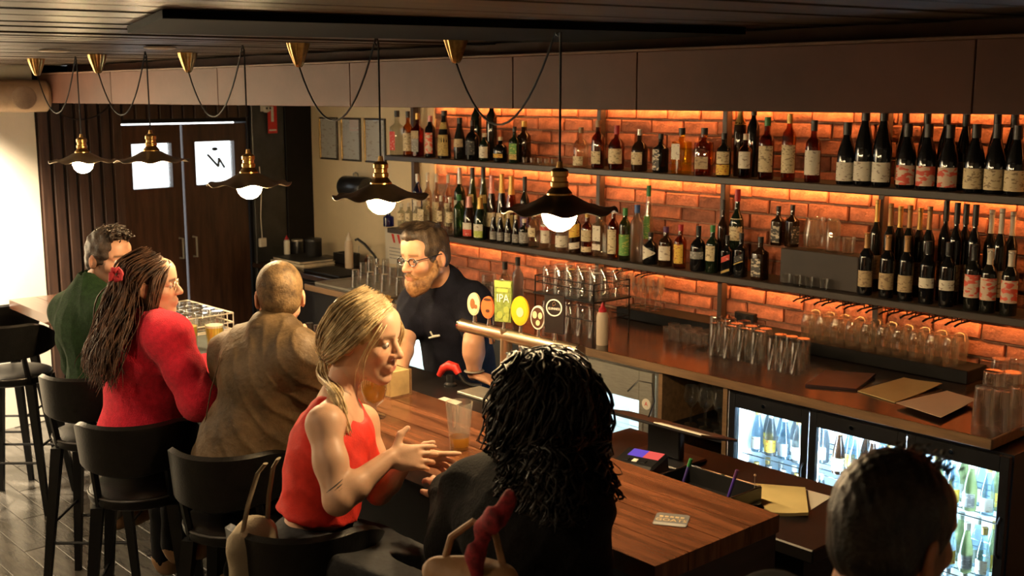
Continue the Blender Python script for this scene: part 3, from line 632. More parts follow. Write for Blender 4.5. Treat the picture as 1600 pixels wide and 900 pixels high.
# wines on the lower shelf
kst = 0
for px, top, y, k, cap, lab, g in (
  (1372, 312, B_, 'bordeaux', 'gold', 'tan', 0), (1393, 318, B_, 'bordeaux', 'foil', 'tan', 0), (1408, 322, B_, 'bordeaux', 'gold', 'tan', 0), (1423, 321, B_, 'bordeaux', 'foil', 'tan', 0), (1439, 325, B_, 'bordeaux', 'gold', 'tan', 0), (1454, 323, B_, 'bordeaux', 'foil', 'tan', 0),
  (1480, 314, B_, 'bordeaux', 'black', 'tan', 1), (1497, 317, B_, 'bordeaux', 'black', 'tan', 1), (1511, 319, B_, 'bordeaux', 'black', 'tan', 1), (1526, 320, B_, 'bordeaux', 'black', 'white', 1),
  (1551, 328, B_, 'bordeaux', 'white', 'white', 2), (1567, 326, B_, 'bordeaux', 'white', 'white', 2), (1584, 331, B_, 'bordeaux', 'white', 'white', 2),
  (1356, 364, A, 'bordeaux', 'foil', 'tan', 3), (1389, 367, A, 'bordeaux', 'foil', 'tan', 3), (1419, 369, A, 'bordeaux', 'foil', 'tan', 3),
  (1452, 377, A, 'bordeaux', 'black', 'white', 4), (1484, 379, A, 'bordeaux', 'black', 'white', 4),
  (1524, 382, A, 'bordeaux', 'black', 'pink', 5), (1549, 389, A, 'bordeaux', 'white', 'pink', 5), (1582, 392, A, 'bordeaux', 'white', 'pink', 5)):
    if y == B_: kst = 1-kst; y = 4.893+0.068*kst
    p = ony(px, top, y); h = p[2]-S2; R = 0.0285 if y > 4.87 else (0.034 if g != 5 else 0.035)
    desc, grp = (('dark wine bottle with gold foil neck in the back row of the lower shelf', 'gold-necked wine'), ('black-necked dark wine bottle in the back row of the lower shelf', 'black-necked wine'), ('dark wine bottle with white foil neck in the back row', 'white-necked wine at the back'),
        ('dark wine bottle with copper foil neck and tan label, front row', 'copper-necked wine'), ('dark wine bottle with a low white label, front row of the lower shelf', 'white-label wine, front row'), ('dark wine bottle with a pink banded label, front row of the lower shelf', 'pink-label wine, front row'))[g]
    bottle((p[0], y, S2), k, R, h, 'black' if g in (1, 3, 4) else 'dark', lab, cap, desc, group=grp, name='wine_bottle', face=-math.pi/2+0.3, lr=(.14, .40) if g < 4 else ((.26, .42) if g == 4 else (.2, .55)), capf=0.76 if g in (0, 3, 2, 5) else 0.8)
# ================================================================ glassware
m_gl = tint('drinking_glass', (0.93, 0.93, 0.92), refl=1.0, rough=0.02, dens=0.09, edge=(0.7, 0.66, 0.58))
def thick(prof, t=0.0022):
    """outer profile up, inner profile down: a real wall with a rim and a solid base"""
    inner = [(max(0.0005, r-t), z) for r, z in prof if z > prof[0][1]+0.004]
    return [(0.0005, prof[0][1])]+list(prof)+inner[::-1]+[(0.0005, prof[0][1]+0.010)]
GP = dict(
    highball=thick([(0.027, 0), (0.029, 0.004), (0.034, 0.145)]), pint=thick([(0.029, 0), (0.031, 0.005), (0.034, 0.06), (0.042, 0.15)]),
    tumbler=thick([(0.030, 0), (0.033, 0.005), (0.037, 0.09)]), shot=thick([(0.018, 0), (0.019, 0.01), (0.024, 0.055)]),
    stemless=thick([(0.018, 0), (0.030, 0.008), (0.041, 0.035), (0.042, 0.055), (0.036, 0.09), (0.031, 0.105)]),
    goblet=thick([(0.018, 0), (0.030, 0.010), (0.040, 0.045), (0.0415, 0.075), (0.037, 0.12), (0.033, 0.15)]),
    schooner=thick([(0.036, 0), (0.038, 0.006), (0.040, 0.08), (0.043, 0.165)]),
    jug=thick([(0.05, 0), (0.058, 0.02), (0.062, 0.08), (0.050, 0.15), (0.052, 0.17)], 0.003), jar=thick([(0.036, 0), (0.038, 0.01), (0.038, 0.15), (0.030, 0.165), (0.030, 0.175)]))
GP['wine'] = [(0.0005, 0), (0.034, 0.0), (0.033, 0.003), (0.008, 0.008), (0.0042, 0.02), (0.004, 0.085), (0.012, 0.096), (0.033, 0.120), (0.040, 0.145), (0.036, 0.185), (0.032, 0.205), (0.0305, 0.205), (0.0345, 0.185), (0.0382, 0.145), (0.031, 0.123), (0.0005, 0.100)]
GP['flute'] = [(0.0005, 0), (0.031, 0), (0.030, 0.003), (0.007, 0.007), (0.0038, 0.02), (0.004, 0.075), (0.016, 0.10), (0.024, 0.13), (0.022, 0.20), (0.0208, 0.20), (0.0225, 0.13), (0.0145, 0.102), (0.0005, 0.085)]
GP['snifter'] = [(0.0005, 0), (0.034, 0), (0.033, 0.003), (0.009, 0.008), (0.006, 0.02), (0.008, 0.032), (0.030, 0.05), (0.039, 0.085), (0.037, 0.13), (0.034, 0.15), (0.0325, 0.15), (0.0355, 0.13), (0.0372, 0.085), (0.029, 0.053), (0.0005, 0.038)]
GME = {k: MB().lathe(v, 20).mesh('glass_'+k, True, 50) for k, v in GP.items()}
GH = {k: max(z for _, z in v) for k, v in GP.items()}
def glass(kind, p, z, label, group, flip=False, sc=1.0, name='glass'):
    o = link(name, GME[kind], m_gl, None, (p[0], p[1], z+(GH[kind]*sc if flip else 0)), random.random()*6)
    o.scale = (sc, sc, sc)
    if flip: o.rotation_euler = (math.pi, 0, random.random()*6)
    return tag(o, label, 'glass', group)
def cluster(kind, px0, px1, rows, y0, dy, z, n, label, group, flip=False, sc=1.0, jit=0.004):
    for r_ in range(rows):
        y = y0+dy*r_
        xa, xb = ony(px0, 540, y)[0], ony(px1, 540, y)[0]
        for i in range(n):
            x = xa+(xb-xa)*((i+(0.5 if r_ % 2 else 0.0))/max(1, n-0.5))
            glass(kind, (x+random.uniform(-jit, jit), y+random.uniform(-jit, jit)), z, label, group, flip, sc)
cluster('highball', 1118, 1196, 3, 4.48, 0.085, CZ, 4, 'tall upturned highball glass in the larger cluster on the back counter', 'larger cluster of highball glasses', True, 1.08, 0.002)
cluster('highball', 1210, 1256, 2, 4.44, 0.085, CZ, 3, 'tall upturned highball glass in the smaller cluster beside the menu', 'smaller cluster of highball glasses', True, 1.05, 0.002)
cluster('goblet', 1262, 1500, 2, LY+0.055, 0.085, LEDGE, 10, 'upturned stemless wine glass on the black step by the bricks', 'stemless glasses on the step', True, 0.95, 0.001)
cluster('flute', 962, 1030, 2, LY+0.05, 0.08, LEDGE, 5, 'champagne flute standing on the black step by the bricks', 'flutes on the step', False, 0.92, 0.003)
cluster('tumbler', 1044, 1106, 2, 4.55, 0.09, CZ, 4, 'short tumbler on the back counter between flutes and highballs', 'short tumblers on the back counter', False, 0.84, 0.002)
for px, py in ((1535, 668), (1562, 672), (1592, 668), (1548, 640), (1577, 642), (1560, 618), (1588, 616)):
    q_ = onz(px, py, CZ); glass('schooner', q_, CZ, 'large upturned beer glass at the right end of the back counter', 'large beer glasses at the counter end', True, 1.0)
for px, py in ((556, 452), (579, 456), (602, 460), (625, 465), (568, 440), (591, 444), (614, 448), (637, 452), (580, 429), (603, 433), (626, 437)):
    glass('pint', onz(px, py, CZ), CZ+0.014, 'wet pint glass upturned on the draining tray by the sink', 'pint glasses on the draining tray', True, 0.80)
for px in (820, 832, 843, 854, 865):
    glass('shot', ony(px, 255, RF), S1, 'miniature glass on the upper shelf between brown bottles', 'miniature glasses on the upper shelf', False, 0.72)
for px in (1228, 1245, 1264, 1287):
    glass('shot', (ony(px, 450, 4.81)[0], 4.81), S2, 'shot glass on the lower shelf in front of the brown box', 'shot glasses by the brown box', False, 0.95)
for k, px, d in (('jug', 1272, 'round glass jug on the brown wooden box'), ('jar', 1300, 'tall glass jar on the brown wooden box'), ('tumbler', 1325, 'short glass on the brown wooden box next to the wines')):
    glass(k, (ony(px, 400, 4.92)[0], 4.92), RZ, d, None, False, 0.95 if k != 'tumbler' else 0.9, name='glass_'+k)
# inside the open rack
for x_ in (-3.40, -3.31, -3.22):
    for y_ in (4.24, 4.34): glass('wine', (x_, y_), 0.614, 'wine glass stored in the open rack under the counter', 'wine glasses in the open rack', False, 0.95)
# two-tier tray of tall glasses
q_ = onz(888, 520, CZ); gx, gy = q_[0], 4.40
rk = thing('glass_rack', 'two-tier black wire rack of tall glasses on the back counter', 'rack', (gx, gy, CZ))
m_wire = mat('black_wire', (0.015, 0.013, 0.012), 0.35, 0.5)
w, dp = 0.235, 0.15
obj('tray', MB().box((-w, -dp, 0.196), (w, dp, 0.206), 0.003), m_blackgl, rk, smooth=False)
for sx in (-1, 1):
    for sy in (-1, 1): obj('post', MB().tube([(sx*(w-.01), sy*(dp-.01), 0), (sx*(w-.01), sy*(dp-.01), 0.30)], 0.004, 6), m_wire, rk)
for zz in (0.10, 0.262, 0.298): obj('wire_hoop', MB().tube([(-w+.01, -dp+.01, zz), (w-.01, -dp+.01, zz), (w-.01, dp-.01, zz), (-w+.01, dp-.01, zz)], 0.003, 6, closed=True), m_wire, rk)
for i in range(5):
    for j in range(3):
        glass('highball', (gx-0.18+0.09*i, gy-0.085+0.085*j), CZ+0.206, 'tall glass on the upper tier of the black wire rack', 'glasses on the upper tier of the rack', True, 1.0)
        if j < 2: glass('highball', (gx-0.18+0.09*i, gy-0.085+0.085*j), CZ+0.001, 'tall glass on the lower tier of the black wire rack', 'glasses on the lower tier of the rack', True, 1.05)
# glasses and bottles left of the rack
for px, py in ((760, 488), (778, 494), (764, 473)): glass('schooner', onz(px, py, CZ), CZ, 'large clean beer glass on the counter behind the beer taps', 'beer glasses behind the taps', False, 1.1)
def small_bottle(px, py0, py1, y, kind, R, g, lab, cap, desc, **kw):
    q_ = ony(px, py0, y); z0 = kw.pop('z', CZ); bottle((q_[0], y, z0), kind, R, ony(px, py1, y)[2]-z0, g, lab, cap, desc, **kw)
small_bottle(789, 480, 409, 4.52, 'bordeaux', 0.036, 'clear', None, 'black', 'clear bottle with a black stopper behind the green tap badge', capf=.84)
small_bottle(809, 480, 402, 4.45, 'tall', 0.034, 'frost', None, 'black', 'grey bottle with a black pourer behind the beer taps')
small_bottle(485, 560, 505, 2.50, 'bordeaux', 0.034, 'black', 'cream', 'black', 'dark bottle with cream neck label on the bar beside the brown jacket', z=BZ, lr=(.5, .66))
small_bottle(497, 566, 508, 2.42, 'spirit', 0.030, 'dgreen', 'lime', 'black', 'dark bottle with a lime green label on the bar beside the brown jacket', z=BZ)
# squeeze bottles
def squeeze(px, py, y, h, capm, desc, bm, z=CZ, R=0.032):
    q_ = ony(px, py, y); o = obj('squeeze_bottle', MB().lathe([(0.001, 0), (R*.95, 0), (R, .006), (R, h*.68), (R*.86, h*.74), (R*.62, h*.78), (0.001, h*.78)], 18), bm, None, (q_[0], y, z)); tag(o, desc, 'bottle')
    obj('cap', MB().lathe([(R*.66, h*.77), (R*.66, h*.84), (R*.40, h*.88), (R*.16, h*.98), (R*.10, h), (0.001, h)], 14), capm, o)
m_milky = mat('milky_plastic', (0.55, 0.44, 0.32), 0.4, vary=0.05)
squeeze(941, 533, 4.22, 0.225, CM['red'], 'milky squeeze bottle with a red nozzle beside the glass rack', m_milky)
squeeze(546, 425, 4.75, 0.27, CM['white'], 'pale squeeze bottle standing against the cream wall', m_milky)
squeeze(449, 405, 4.62, 0.15, CM['red'], 'small white bottle with a red cap on the book stack', m_whitepl, CZ+0.046, 0.024)

# ================================================================ sink end
tag(obj('draining_tray', MB().box((-6.66, 4.16, CZ+0.0006), (-5.86, 4.72, CZ+0.004)).box((-6.66, 4.16, CZ+.004), (-6.64, 4.72, CZ+.013)).box((-5.88, 4.16, CZ+.004), (-5.86, 4.72, CZ+.013)).box((-6.64, 4.16, CZ+.004), (-5.88, 4.18, CZ+.013)).box((-6.64, 4.70, CZ+.004), (-5.88, 4.72, CZ+.013)).box((-6.30, 4.19, CZ+.004), (-5.90, 4.69, CZ+.013)), m_steel, smooth=False), 'steel draining tray with wet glasses beside the cream wall', 'tray')
p = ony(590, 420, 4.80)
fa = thing('tap', 'dark gooseneck tap over the sink by the cream wall', 'tap', (p[0], 4.80, CZ))
obj('tap_base', MB().lathe([(0.001, 0), (0.025, 0), (0.025, 0.02), (0.016, 0.03), (0.016, 0.10), (0.001, 0.10)], 14), m_chrome, fa)
obj('spout', MB().tube([(0, 0, 0.08), (-0.02, -0.02, 0.13), (-0.09, -0.05, 0.20), (-0.15, -0.07, 0.235), (-0.165, -0.08, 0.225)], 0.010, 8), m_blackgl, fa)
p = ony(555, 415, 4.86); cu = tag(obj('utensil_cup', MB().lathe([(0.001, 0), (0.036, 0), (0.040, 0.09), (0.037, 0.09), (0.034, 0.006), (0.001, 0.006)], 16), m_blackgl, None, (p[0], 4.86, CZ)), 'black cup of bar spoons near the tap', 'cup')
for k, (a, b) in enumerate(((0.01, 0.012), (-0.012, -0.006))): obj('spoon', MB().tube([(a, b, 0.006), (a*2.2, b*2, 0.15)], 0.003, 6), m_chrome, cu)
p = ony(574, 412, 4.90); bottle((p[0], 4.90, CZ), 'squat', 0.022, 0.09, 'amber', None, 'cork', 'tiny amber bottle next to the black utensil cup')
# poster with red mark on the wall
a, b = ony(601, 372, WY-0.02), ony(645, 412, WY-0.02)
po = thing('wall_notice', 'white notice with a red angular mark on the cream wall below the shelf', 'notice', ((a[0]+b[0])/2, WY-0.0135, 1.09))
hw = abs(b[0]-a[0])/2
obj('sheet', MB().box((-hw, -0.002, -0.15), (hw, 0, 0.115)), m_paperw, po, smooth=False)
mk = MB(); Mx = Matrix.Translation((0, -0.0022, 0.045)) @ Matrix.Rotation(math.pi/2, 4, 'X')
for xo in (-0.075, -0.005, 0.062): mk.prism([(xo-0.02, 0.035), (xo+0.012, 0.035), (xo+0.03, -0.03), (xo+0.008, -0.03)] if xo < 0.03 else [(xo-0.006, 0.035), (xo+0.012, 0.035), (xo-0.012, -0.03), (xo-0.026, -0.03)], 0, 0.0006, Mx)
tag(obj('red_mark', mk, m_red, po, smooth=False), kind='stuff')
for k in range(4): obj('text_line', MB().box((-hw*.7, -0.0026, -0.03-0.026*k), (hw*(.7-.2*(k % 2)), -0.002, -0.024-0.026*k)), LM['grey'], po, smooth=False)
# framed certificates
FRX = [(497, 525), (531, 561), (567, 600)]
FL = ['framed certificate with a brass-edged frame hung closest to the black doorway', 'framed certificate with bright glare, middle of three on the cream wall', 'framed certificate hung closest to the bottle shelves']
m_fr = mat('frame_dark', (0.04, 0.03, 0.02), 0.3, 0.3)
for k, (x0, x1) in enumerate(FRX):
    a, b = ony(x0, 184, WY-0.03), ony(x1, 184, WY-0.03); cx = (a[0]+b[0])/2; hw = (b[0]-a[0])/2; zc = 1.865; hh = 0.168
    r = thing('picture_frame', FL[k], 'picture frame', (cx, WY-0.012, zc))
    f_ = 0.014
    for lo, hi in (((-hw, -0.016, -hh), (-hw+f_, 0, hh)), ((hw-f_, -0.016, -hh), (hw, 0, hh)), ((-hw+f_, -0.016, -hh), (hw-f_, 0, -hh+f_)), ((-hw+f_, -0.016, hh-f_), (hw-f_, 0, hh))): obj('frame_rail', MB().box(lo, hi, 0.002), m_fr if lo[0] > -hw+.001 else mat('frame_brass', (0.45, 0.30, 0.10), 0.3, 0.8), r, smooth=False)
    obj('certificate', MB().box((-hw+f_, -0.006, -hh+f_), (hw-f_, -0.003, hh-f_)), labmat('cert_print', (0.90, 0.90, 0.86), (0.62, 0.54, 0.50), 22, 0.60, (1, 1, 3)), r, smooth=False)
    obj('glazing', MB().box((-hw+f_, -0.0095, -hh+f_), (hw-f_, -0.008, hh-f_)), tint('picture_glass', (0.96, 0.96, 0.96)), r, smooth=False)
# black cylindrical dispenser
p = ony(556, 293, WY-0.1)
ds = thing('paper_dispenser', 'black cylindrical dispenser on the cream wall with a hook on top', 'dispenser', (p[0], WY-0.10, p[2]))
Mr = Matrix.Rotation(math.pi/2, 4, 'Y')
obj('drum', MB().lathe([(0.001, -0.15), (0.078, -0.15), (0.085, -0.14), (0.085, 0.14), (0.078, 0.15), (0.001, 0.15)], 28, M=Mr), m_blackgl, ds)
obj('mount', MB().box((-0.05, 0.06, -0.05), (0.05, 0.088, 0.05)), m_blackgl, ds, smooth=False)
obj('hook', MB().tube([(-0.03, 0, 0.083), (-0.03, 0, 0.105), (0.0, 0, 0.115), (0.03, 0, 0.105), (0.03, 0, 0.083)], 0.005, 6), m_steel, ds)
# things on the end counter
p = onz(476, 412, CZ); zz = CZ
for k, (c, t, d) in enumerate((((0.55, 0.46, 0.33), 0.024, 'large pale book at the bottom of the stack on the end counter'), ((0.02, 0.02, 0.02), 0.022, 'large black-covered book on top of the stack on the end counter'))):
    bk = thing('book', d, 'book', (p[0]-0.03, 4.62, zz), 0.1-0.12*k)
    obj('pages', MB().box((-0.205, -0.145, 0.004), (0.20, 0.145, t-0.004)), mat('page_edges', (0.62, 0.54, 0.40), 0.8), bk, smooth=False)
    cv = mat('cover_%d' % k, c, 0.5)
    obj('cover', MB().box((-0.21, -0.15, 0), (0.205, 0.15, 0.004)), cv, bk, smooth=False); obj('cover', MB().box((-0.21, -0.15, t-0.004), (0.205, 0.15, t)), cv, bk, smooth=False)
    obj('spine', MB().box((-0.214, -0.15, 0.0), (-0.208, 0.15, t)), cv, bk, smooth=False); zz += t
for px, pw, h, y, d, m_ in ((465, 0.05, 0.11, 4.72, 'dark tin on the book stack', m_blackgl), (490, 0.07, 0.14, 4.72, 'black canister on the book stack', m_dark)):
    q_ = ony(px, 395, y); o = tag(obj('canister', MB().lathe([(0.001, 0), (pw*.9, 0), (pw*.92, .004), (pw*.92, h*.84), (pw*.9, h*.86), (pw*.6, h*.87), (0.001, h*.87)], 18), m_, None, (q_[0], y, zz)), d, 'canister')
    obj('lid', MB().lathe([(pw*.95, h*.85), (pw*.95, h*.97), (pw*.9, h), (0.001, h)], 18), m_steel if pw < 0.06 else m_blackgl, o)
p = onz(505, 430, CZ); mt = tag(obj('rubber_mat', MB().box((p[0]-0.26, 4.40, CZ+0.0005), (p[0]+0.22, 4.66, CZ+0.016), 0.005), m_dark, smooth=False), 'black rubber mat on the end counter in front of the books', 'mat')
p = onz(525, 415, CZ); bx = tag(obj('bar_caddy', MB().box((-0.09, -0.06, 0), (0.09, 0.06, 0.012)).box((-0.09, -0.06, .012), (-0.082, 0.06, 0.075)).box((0.082, -0.06, .012), (0.09, 0.06, 0.075)).box((-0.082, -0.06, .012), (0.082, -0.052, 0.075)).box((-0.082, 0.052, .012), (0.082, 0.06, 0.075)).box((-0.004, -0.052, .012), (0.004, 0.052, 0.075)), m_blackgl, None, (p[0]-0.10, 4.90, CZ), smooth=False), 'black divided caddy against the cream wall', 'caddy')
# outlet on the bricks
p = ony(1166, 496, WY-0.03); ot = thing('power_outlet', 'black double power outlet box on the bricks above the glasses', 'outlet', (p[0], WY-0.013, p[2]))
obj('box', MB().box((-0.065, -0.04, -0.028), (0.065, 0, 0.028), 0.004), m_blackgl, ot, smooth=False)
for sx in (-0.03, 0.03): obj('socket', MB().lathe([(0.001, 0.002), (0.016, 0.002), (0.017, 0), (0.001, 0)], 12, M=Matrix.Translation((sx, -0.04, 0)) @ Matrix.Rotation(math.pi/2, 4, 'X')), m_dark, ot)
# papers and menu on the back counter
def sheet(name, corners, z, m_, label, cat, t=0.0012, curl=0.0):
    mb = MB(); n = 8; a, b, c, d = [np.array(onz(*q_, z)) for q_ in corners]; vs = []; fs = []
    for L in (0, 1):
        for i in range(n+1):
            for j in range(n+1):
                u, v_ = i/n, j/n; q_ = (a*(1-u)+b*u)*(1-v_)+(d*(1-u)+c*u)*v_
                vs.append((q_[0], q_[1], z+L*t+curl*(math.sin(u*5+v_*3)*0.5+0.5)*(u*v_+0.15)))
    k = (n+1)**2
    for i in range(n):
        for j in range(n):
            q0 = i*(n+1)+j; fs.append((q0, q0+1, q0+n+2, q0+n+1)); fs.append((k+q0, k+q0+n+1, k+q0+n+2, k+q0+1))
    for i in range(n):
        for e0, e1 in ((i, i+1), (n*(n+1)+i+1, n*(n+1)+i), ((i+1)*(n+1), i*(n+1)), (i*(n+1)+n, (i+1)*(n+1)+n)): fs.append((e0, k+e0, k+e1, e1))
    return tag(obj(name, mb.add(vs, fs), m_, ang=60), label, cat)
m_manila = mat('manila', (0.52, 0.36, 0.15), 0.75, vary=0.08); m_pinkp = mat('pinkish_paper', (0.55, 0.40, 0.29), 0.75, vary=0.05)
sheet('menu', ((1258, 604), (1290, 581), (1368, 589), (1338, 611)), CZ, mat('menu_purple', (0.045, 0.020, 0.022), 0.35, vary=0.4), 'dark purple menu lying on the back counter', 'menu', 0.010, 0.006)
sheet('envelope', ((1340, 612), (1412, 591), (1472, 604), (1398, 630)), CZ+0.0005, m_manila, 'tan envelope beside the dark menu on the back counter', 'envelope', 0.004, 0.010)
sheet('paper_sheet', ((1400, 630), (1480, 611), (1526, 626), (1470, 653)), CZ+0.016, m_pinkp, 'pale sheet of paper overlapping the tan envelope', 'paper', 0.002, 0.004)
# ================================================================ pendant lamps
m_brass = mat('aged_brass', (0.42, 0.25, 0.085), 0.28, 1.0, vary=0.3, vscale=30)
m_shade = mat('pewter_shade', (0.24, 0.19, 0.13), 0.32, 0.9, vary=0.25, vscale=9, bump=0.06)
m_cord = mat('black_cord', (0.012, 0.009, 0.008), 0.6)
m_bulb = emit('bulb_glow', (1.0, 0.70, 0.36), 430.0)
PY = 2.25
def wavy(R, n=64, m=9, ph=0.0):
    vs = []; fs = []
    prof = [(0.028, 0.034), (0.045, 0.028), (0.070, 0.014), (0.095, 0.002), (0.12, -0.006), (0.138, -0.010), (0.152, -0.012), (R, -0.0115)]
    m = len(prof)
    for side in (0, 1):
        for j in range(n):
            a = 2*math.pi*j/n
            for r, z in prof:
                k = max(0, (r-0.06)/(R-0.06))
                w = 0.0065*k*k*math.sin(9*a+ph)
                rr = r*(1+0.012*k*math.sin(8*a+ph+1))
                vs.append((rr*math.cos(a), rr*math.sin(a), z+w-(0.0016 if side else 0)))
    o = n*m
    for j in range(n):
        j2 = (j+1) % n
        for i in range(m-1):
            fs.append((j*m+i, j2*m+i, j2*m+i+1, j*m+i+1)); fs.append((o+j*m+i, o+j*m+i+1, o+j2*m+i+1, o+j2*m+i))
        fs.append((j*m+m-1, j2*m+m-1, o+j2*m+m-1, o+j*m+m-1))
    return MB().add(vs, fs)
shade_me = wavy(0.166).mesh('shade', True, 60)
sock = MB().lathe([(r_*1.22, z_) for r_, z_ in [(0, 0.125), (0.006, 0.125), (0.008, 0.108), (0.017, 0.104), (0.021, 0.098), (0.021, 0.085), (0.018, 0.082), (0.018, 0.070), (0.0215, 0.067), (0.0215, 0.056), (0.019, 0.053), (0.024, 0.045), (0.030, 0.036), (0.030, 0.028), (0.02, 0.02), (0.02, -0.01), (0, -0.01)]], 20).mesh('socket', True, 30)
bulb_me = MB().lathe([(0.0, -0.100), (0.014, -0.098), (0.030, -0.090), (0.043, -0.076), (0.050, -0.055), (0.048, -0.036), (0.038, -0.018), (0.022, -0.004), (0.018, 0.004)], 24).mesh('bulb')
def cup_mesh():
    mb = MB(); n = 40; prof = [(0.042, 0.0), (0.040, -0.012), (0.033, -0.035), (0.025, -0.058), (0.018, -0.078), (0.012, -0.088), (0.004, -0.09)]; m = len(prof); vs = []; fs = []
    for j in range(n):
        a = 2*math.pi*j/n
        for r, z in prof: rr = r*(1+0.07*math.cos(10*a)); vs.append((rr*math.cos(a), rr*math.sin(a), z))
    for j in range(n):
        for i in range(m-1): fs.append((j*m+i, ((j+1) % n)*m+i, ((j+1) % n)*m+i+1, j*m+i+1))
    return mb.add(vs, fs).mesh('ceiling_cup', True, 60)
cup_me = cup_mesh()
LAMPS = [(130, 262, (68, 108), 'the white plaster wall'), (238, 262, (164, 106), 'the left door window'), (390, 300, (293, 84), 'the right door window'), (596, 322, (466, 69), 'the bartender'), (874, 346, (712, 58), 'the beer taps')]
PL = ['pendant lamp with a wavy metal shade hanging beside the white wall', 'pendant lamp with a wavy metal shade hanging in front of the left-hand door', 'pendant lamp with a wavy metal shade hanging in front of the right-hand door', 'pendant lamp with a wavy metal shade above the bartender\'s glasses of the sink', 'pendant lamp with a wavy metal shade hanging above the beer taps']
PL[3] = 'pendant lamp with a wavy metal shade hanging before the cream wall and black dispenser'
for i, (px, py, cup, near) in enumerate(LAMPS):
    p = ony(px, py, PY); z = p[2]+0.045
    r = thing('pendant_lamp', PL[i], 'pendant lamp', (p[0], PY, z), group='pendant lamps over the bar')
    link('shade', shade_me, m_shade, r, (0, 0, 0), 0.4*i); link('socket', sock, m_brass, r); link('bulb', bulb_me, m_bulb, r, (0, 0, 0.026))
    top = CEIL-0.004-z
    # plug cup on the ceiling, further out over the stools; its cord swags to the hook
    d = ray(*cup); c = CAM+d*((CEIL-0.008-CAM[2])/d[2]); c = np.array([p[0]-0.50, PY-0.02, CEIL-0.006]) if c[1] > 2.7 or c[1] < 1.2 else c
    lx, ly = c[0]-p[0], c[1]-PY
    cu = link('ceiling_cup', cup_me, m_brass, r, (lx, ly, top))
    hook = np.array([-0.012, 0, top])
    mb = MB().tube([(0, 0, 0.12), (0, 0, top*0.5), (0.0, 0, top-0.02), hook], 0.0035, 6)
    pts = []
    for k in range(17):
        s = k/16; sag = 4*s*(1-s)
        pts.append((lx*(1-s)+hook[0]*s, ly*(1-s), top-0.085*(1-s)-0.0*s-0.24*sag))
    mb.tube(pts, 0.0035, 6)
    obj('cord', mb, m_cord, r)
    obj('ceiling_hook', MB().tube([hook+np.array([0.0, 0, 0.0]), hook+np.array([0.012, 0, -0.018]), hook+np.array([0.0, 0, -0.03]), hook+np.array([-0.01, 0, -0.018])], 0.003, 6), m_blackgl, r)
# ================================================================ on the bar and the service bench
BN = 0.98; BU = 1.05
# beer taps: T-shaped font
FY = 2.66
pl, pr_, pp = ony(722, 512, FY), ony(905, 541, FY), ony(791, 524, FY); fz = pp[2]
fo = thing('beer_font', 'T-shaped brass beer font with six tap badges behind the bar', 'beer font', (pp[0], FY, BU))
H_ = fz-BU
m_pbrass = mat('pale_brass', (0.72, 0.60, 0.42), 0.30, 1.0, vary=0.15)
obj('column', MB().lathe([(0.001, 0), (0.045, 0), (0.045, 0.012), (0.024, 0.02), (0.022, H_-0.01), (0.024, H_+0.02), (0.001, H_+0.025)], 20), m_pbrass, fo)
x0, x1 = pl[0]-pp[0], pr_[0]-pp[0]
obj('crossbar', MB().tube([(x0, 0, H_), (x1, 0, H_)], 0.024, 18), m_pbrass, fo)
obj('end_cap', MB().tube([(x0-0.006, 0, H_), (x0, 0, H_)], 0.026, 18), m_chrome, fo); obj('end_cap', MB().tube([(x1, 0, H_), (x1+0.006, 0, H_)], 0.026, 18), m_chrome, fo)
def badge(px, w, h, kind, face, ring, extra):
    x = ony(px, 495, FY)[0]-pp[0]; z0 = H_+0.024
    t = obj('tap', MB().tube([(x, -0.02, H_), (x, 0.03, H_), (x, 0.075, H_-0.01), (x, 0.085, H_-0.07)], 0.011, 10), m_chrome, fo)
    obj('stem', MB().lathe([(0.010, 0), (0.007, 0.02), (0.006, 0.04), (0.001, 0.04)], 10, (x, 0, z0-0.01)), m_chrome, t)
    zc = z0+0.025+h/2
    MT = Matrix.Translation((x, -0.004, zc)) @ Matrix.Rotation(0.38, 4, 'Z') @ Matrix.Rotation(math.pi/2, 4, 'X')
    if kind == 'oval':
        bo = obj('badge', MB().lathe([(0.001, -0.006), (1, -0.006), (1, 0.004), (0.001, 0.004)], 28, M=MT @ Matrix.Diagonal((w/2, h/2, 1, 1))), ring, t, smooth=False)
        obj('badge_face', MB().lathe([(0.001, 0.0056), (0.86, 0.0056), (0.86, 0.004), (0.001, 0.004)], 28, M=MT @ Matrix.Diagonal((w/2, h/2, 1, 1))), face, t, smooth=False)
    else:
        bo = obj('badge', MB().prism([(-w/2, -h/2), (w/2, -h/2), (w/2*1.05, h/2), (-w/2*1.05, h/2)], -0.006, 0.005, MT), face, t, smooth=False)
    if extra: extra(t, MT)
wm = mat('print_white', (0.85, 0.82, 0.72), 0.5, vary=0.02); bk_ = mat('print_black', (0.015, 0.012, 0.012), 0.4)
cream_ = mat('badge_cream', (0.72, 0.62, 0.38), 0.4, vary=0.05); org = mat('badge_orange', (0.72, 0.16, 0.05), 0.4, vary=0.05); yel = mat('badge_yellow', (0.85, 0.50, 0.02), 0.4, vary=0.05); grn = mat('badge_green', (0.20, 0.26, 0.06), 0.4, vary=0.4, vscale=60); brn = mat('badge_brown', (0.08, 0.035, 0.02), 0.4)
ltg = mat('badge_lime', (0.55, 0.52, 0.10), 0.4)
def blobs(mt, pts):
    def f(t, MT):
        for (a, b, rx, ry) in pts: obj('emblem', MB().lathe([(0.001, 0.0072), (1, 0.0072), (1, 0.0056), (0.001, 0.0056)], 12, M=MT @ Matrix.Translation((a, b, 0)) @ Matrix.Diagonal((rx, ry, 1, 1))), mt, t, smooth=False)
    return f
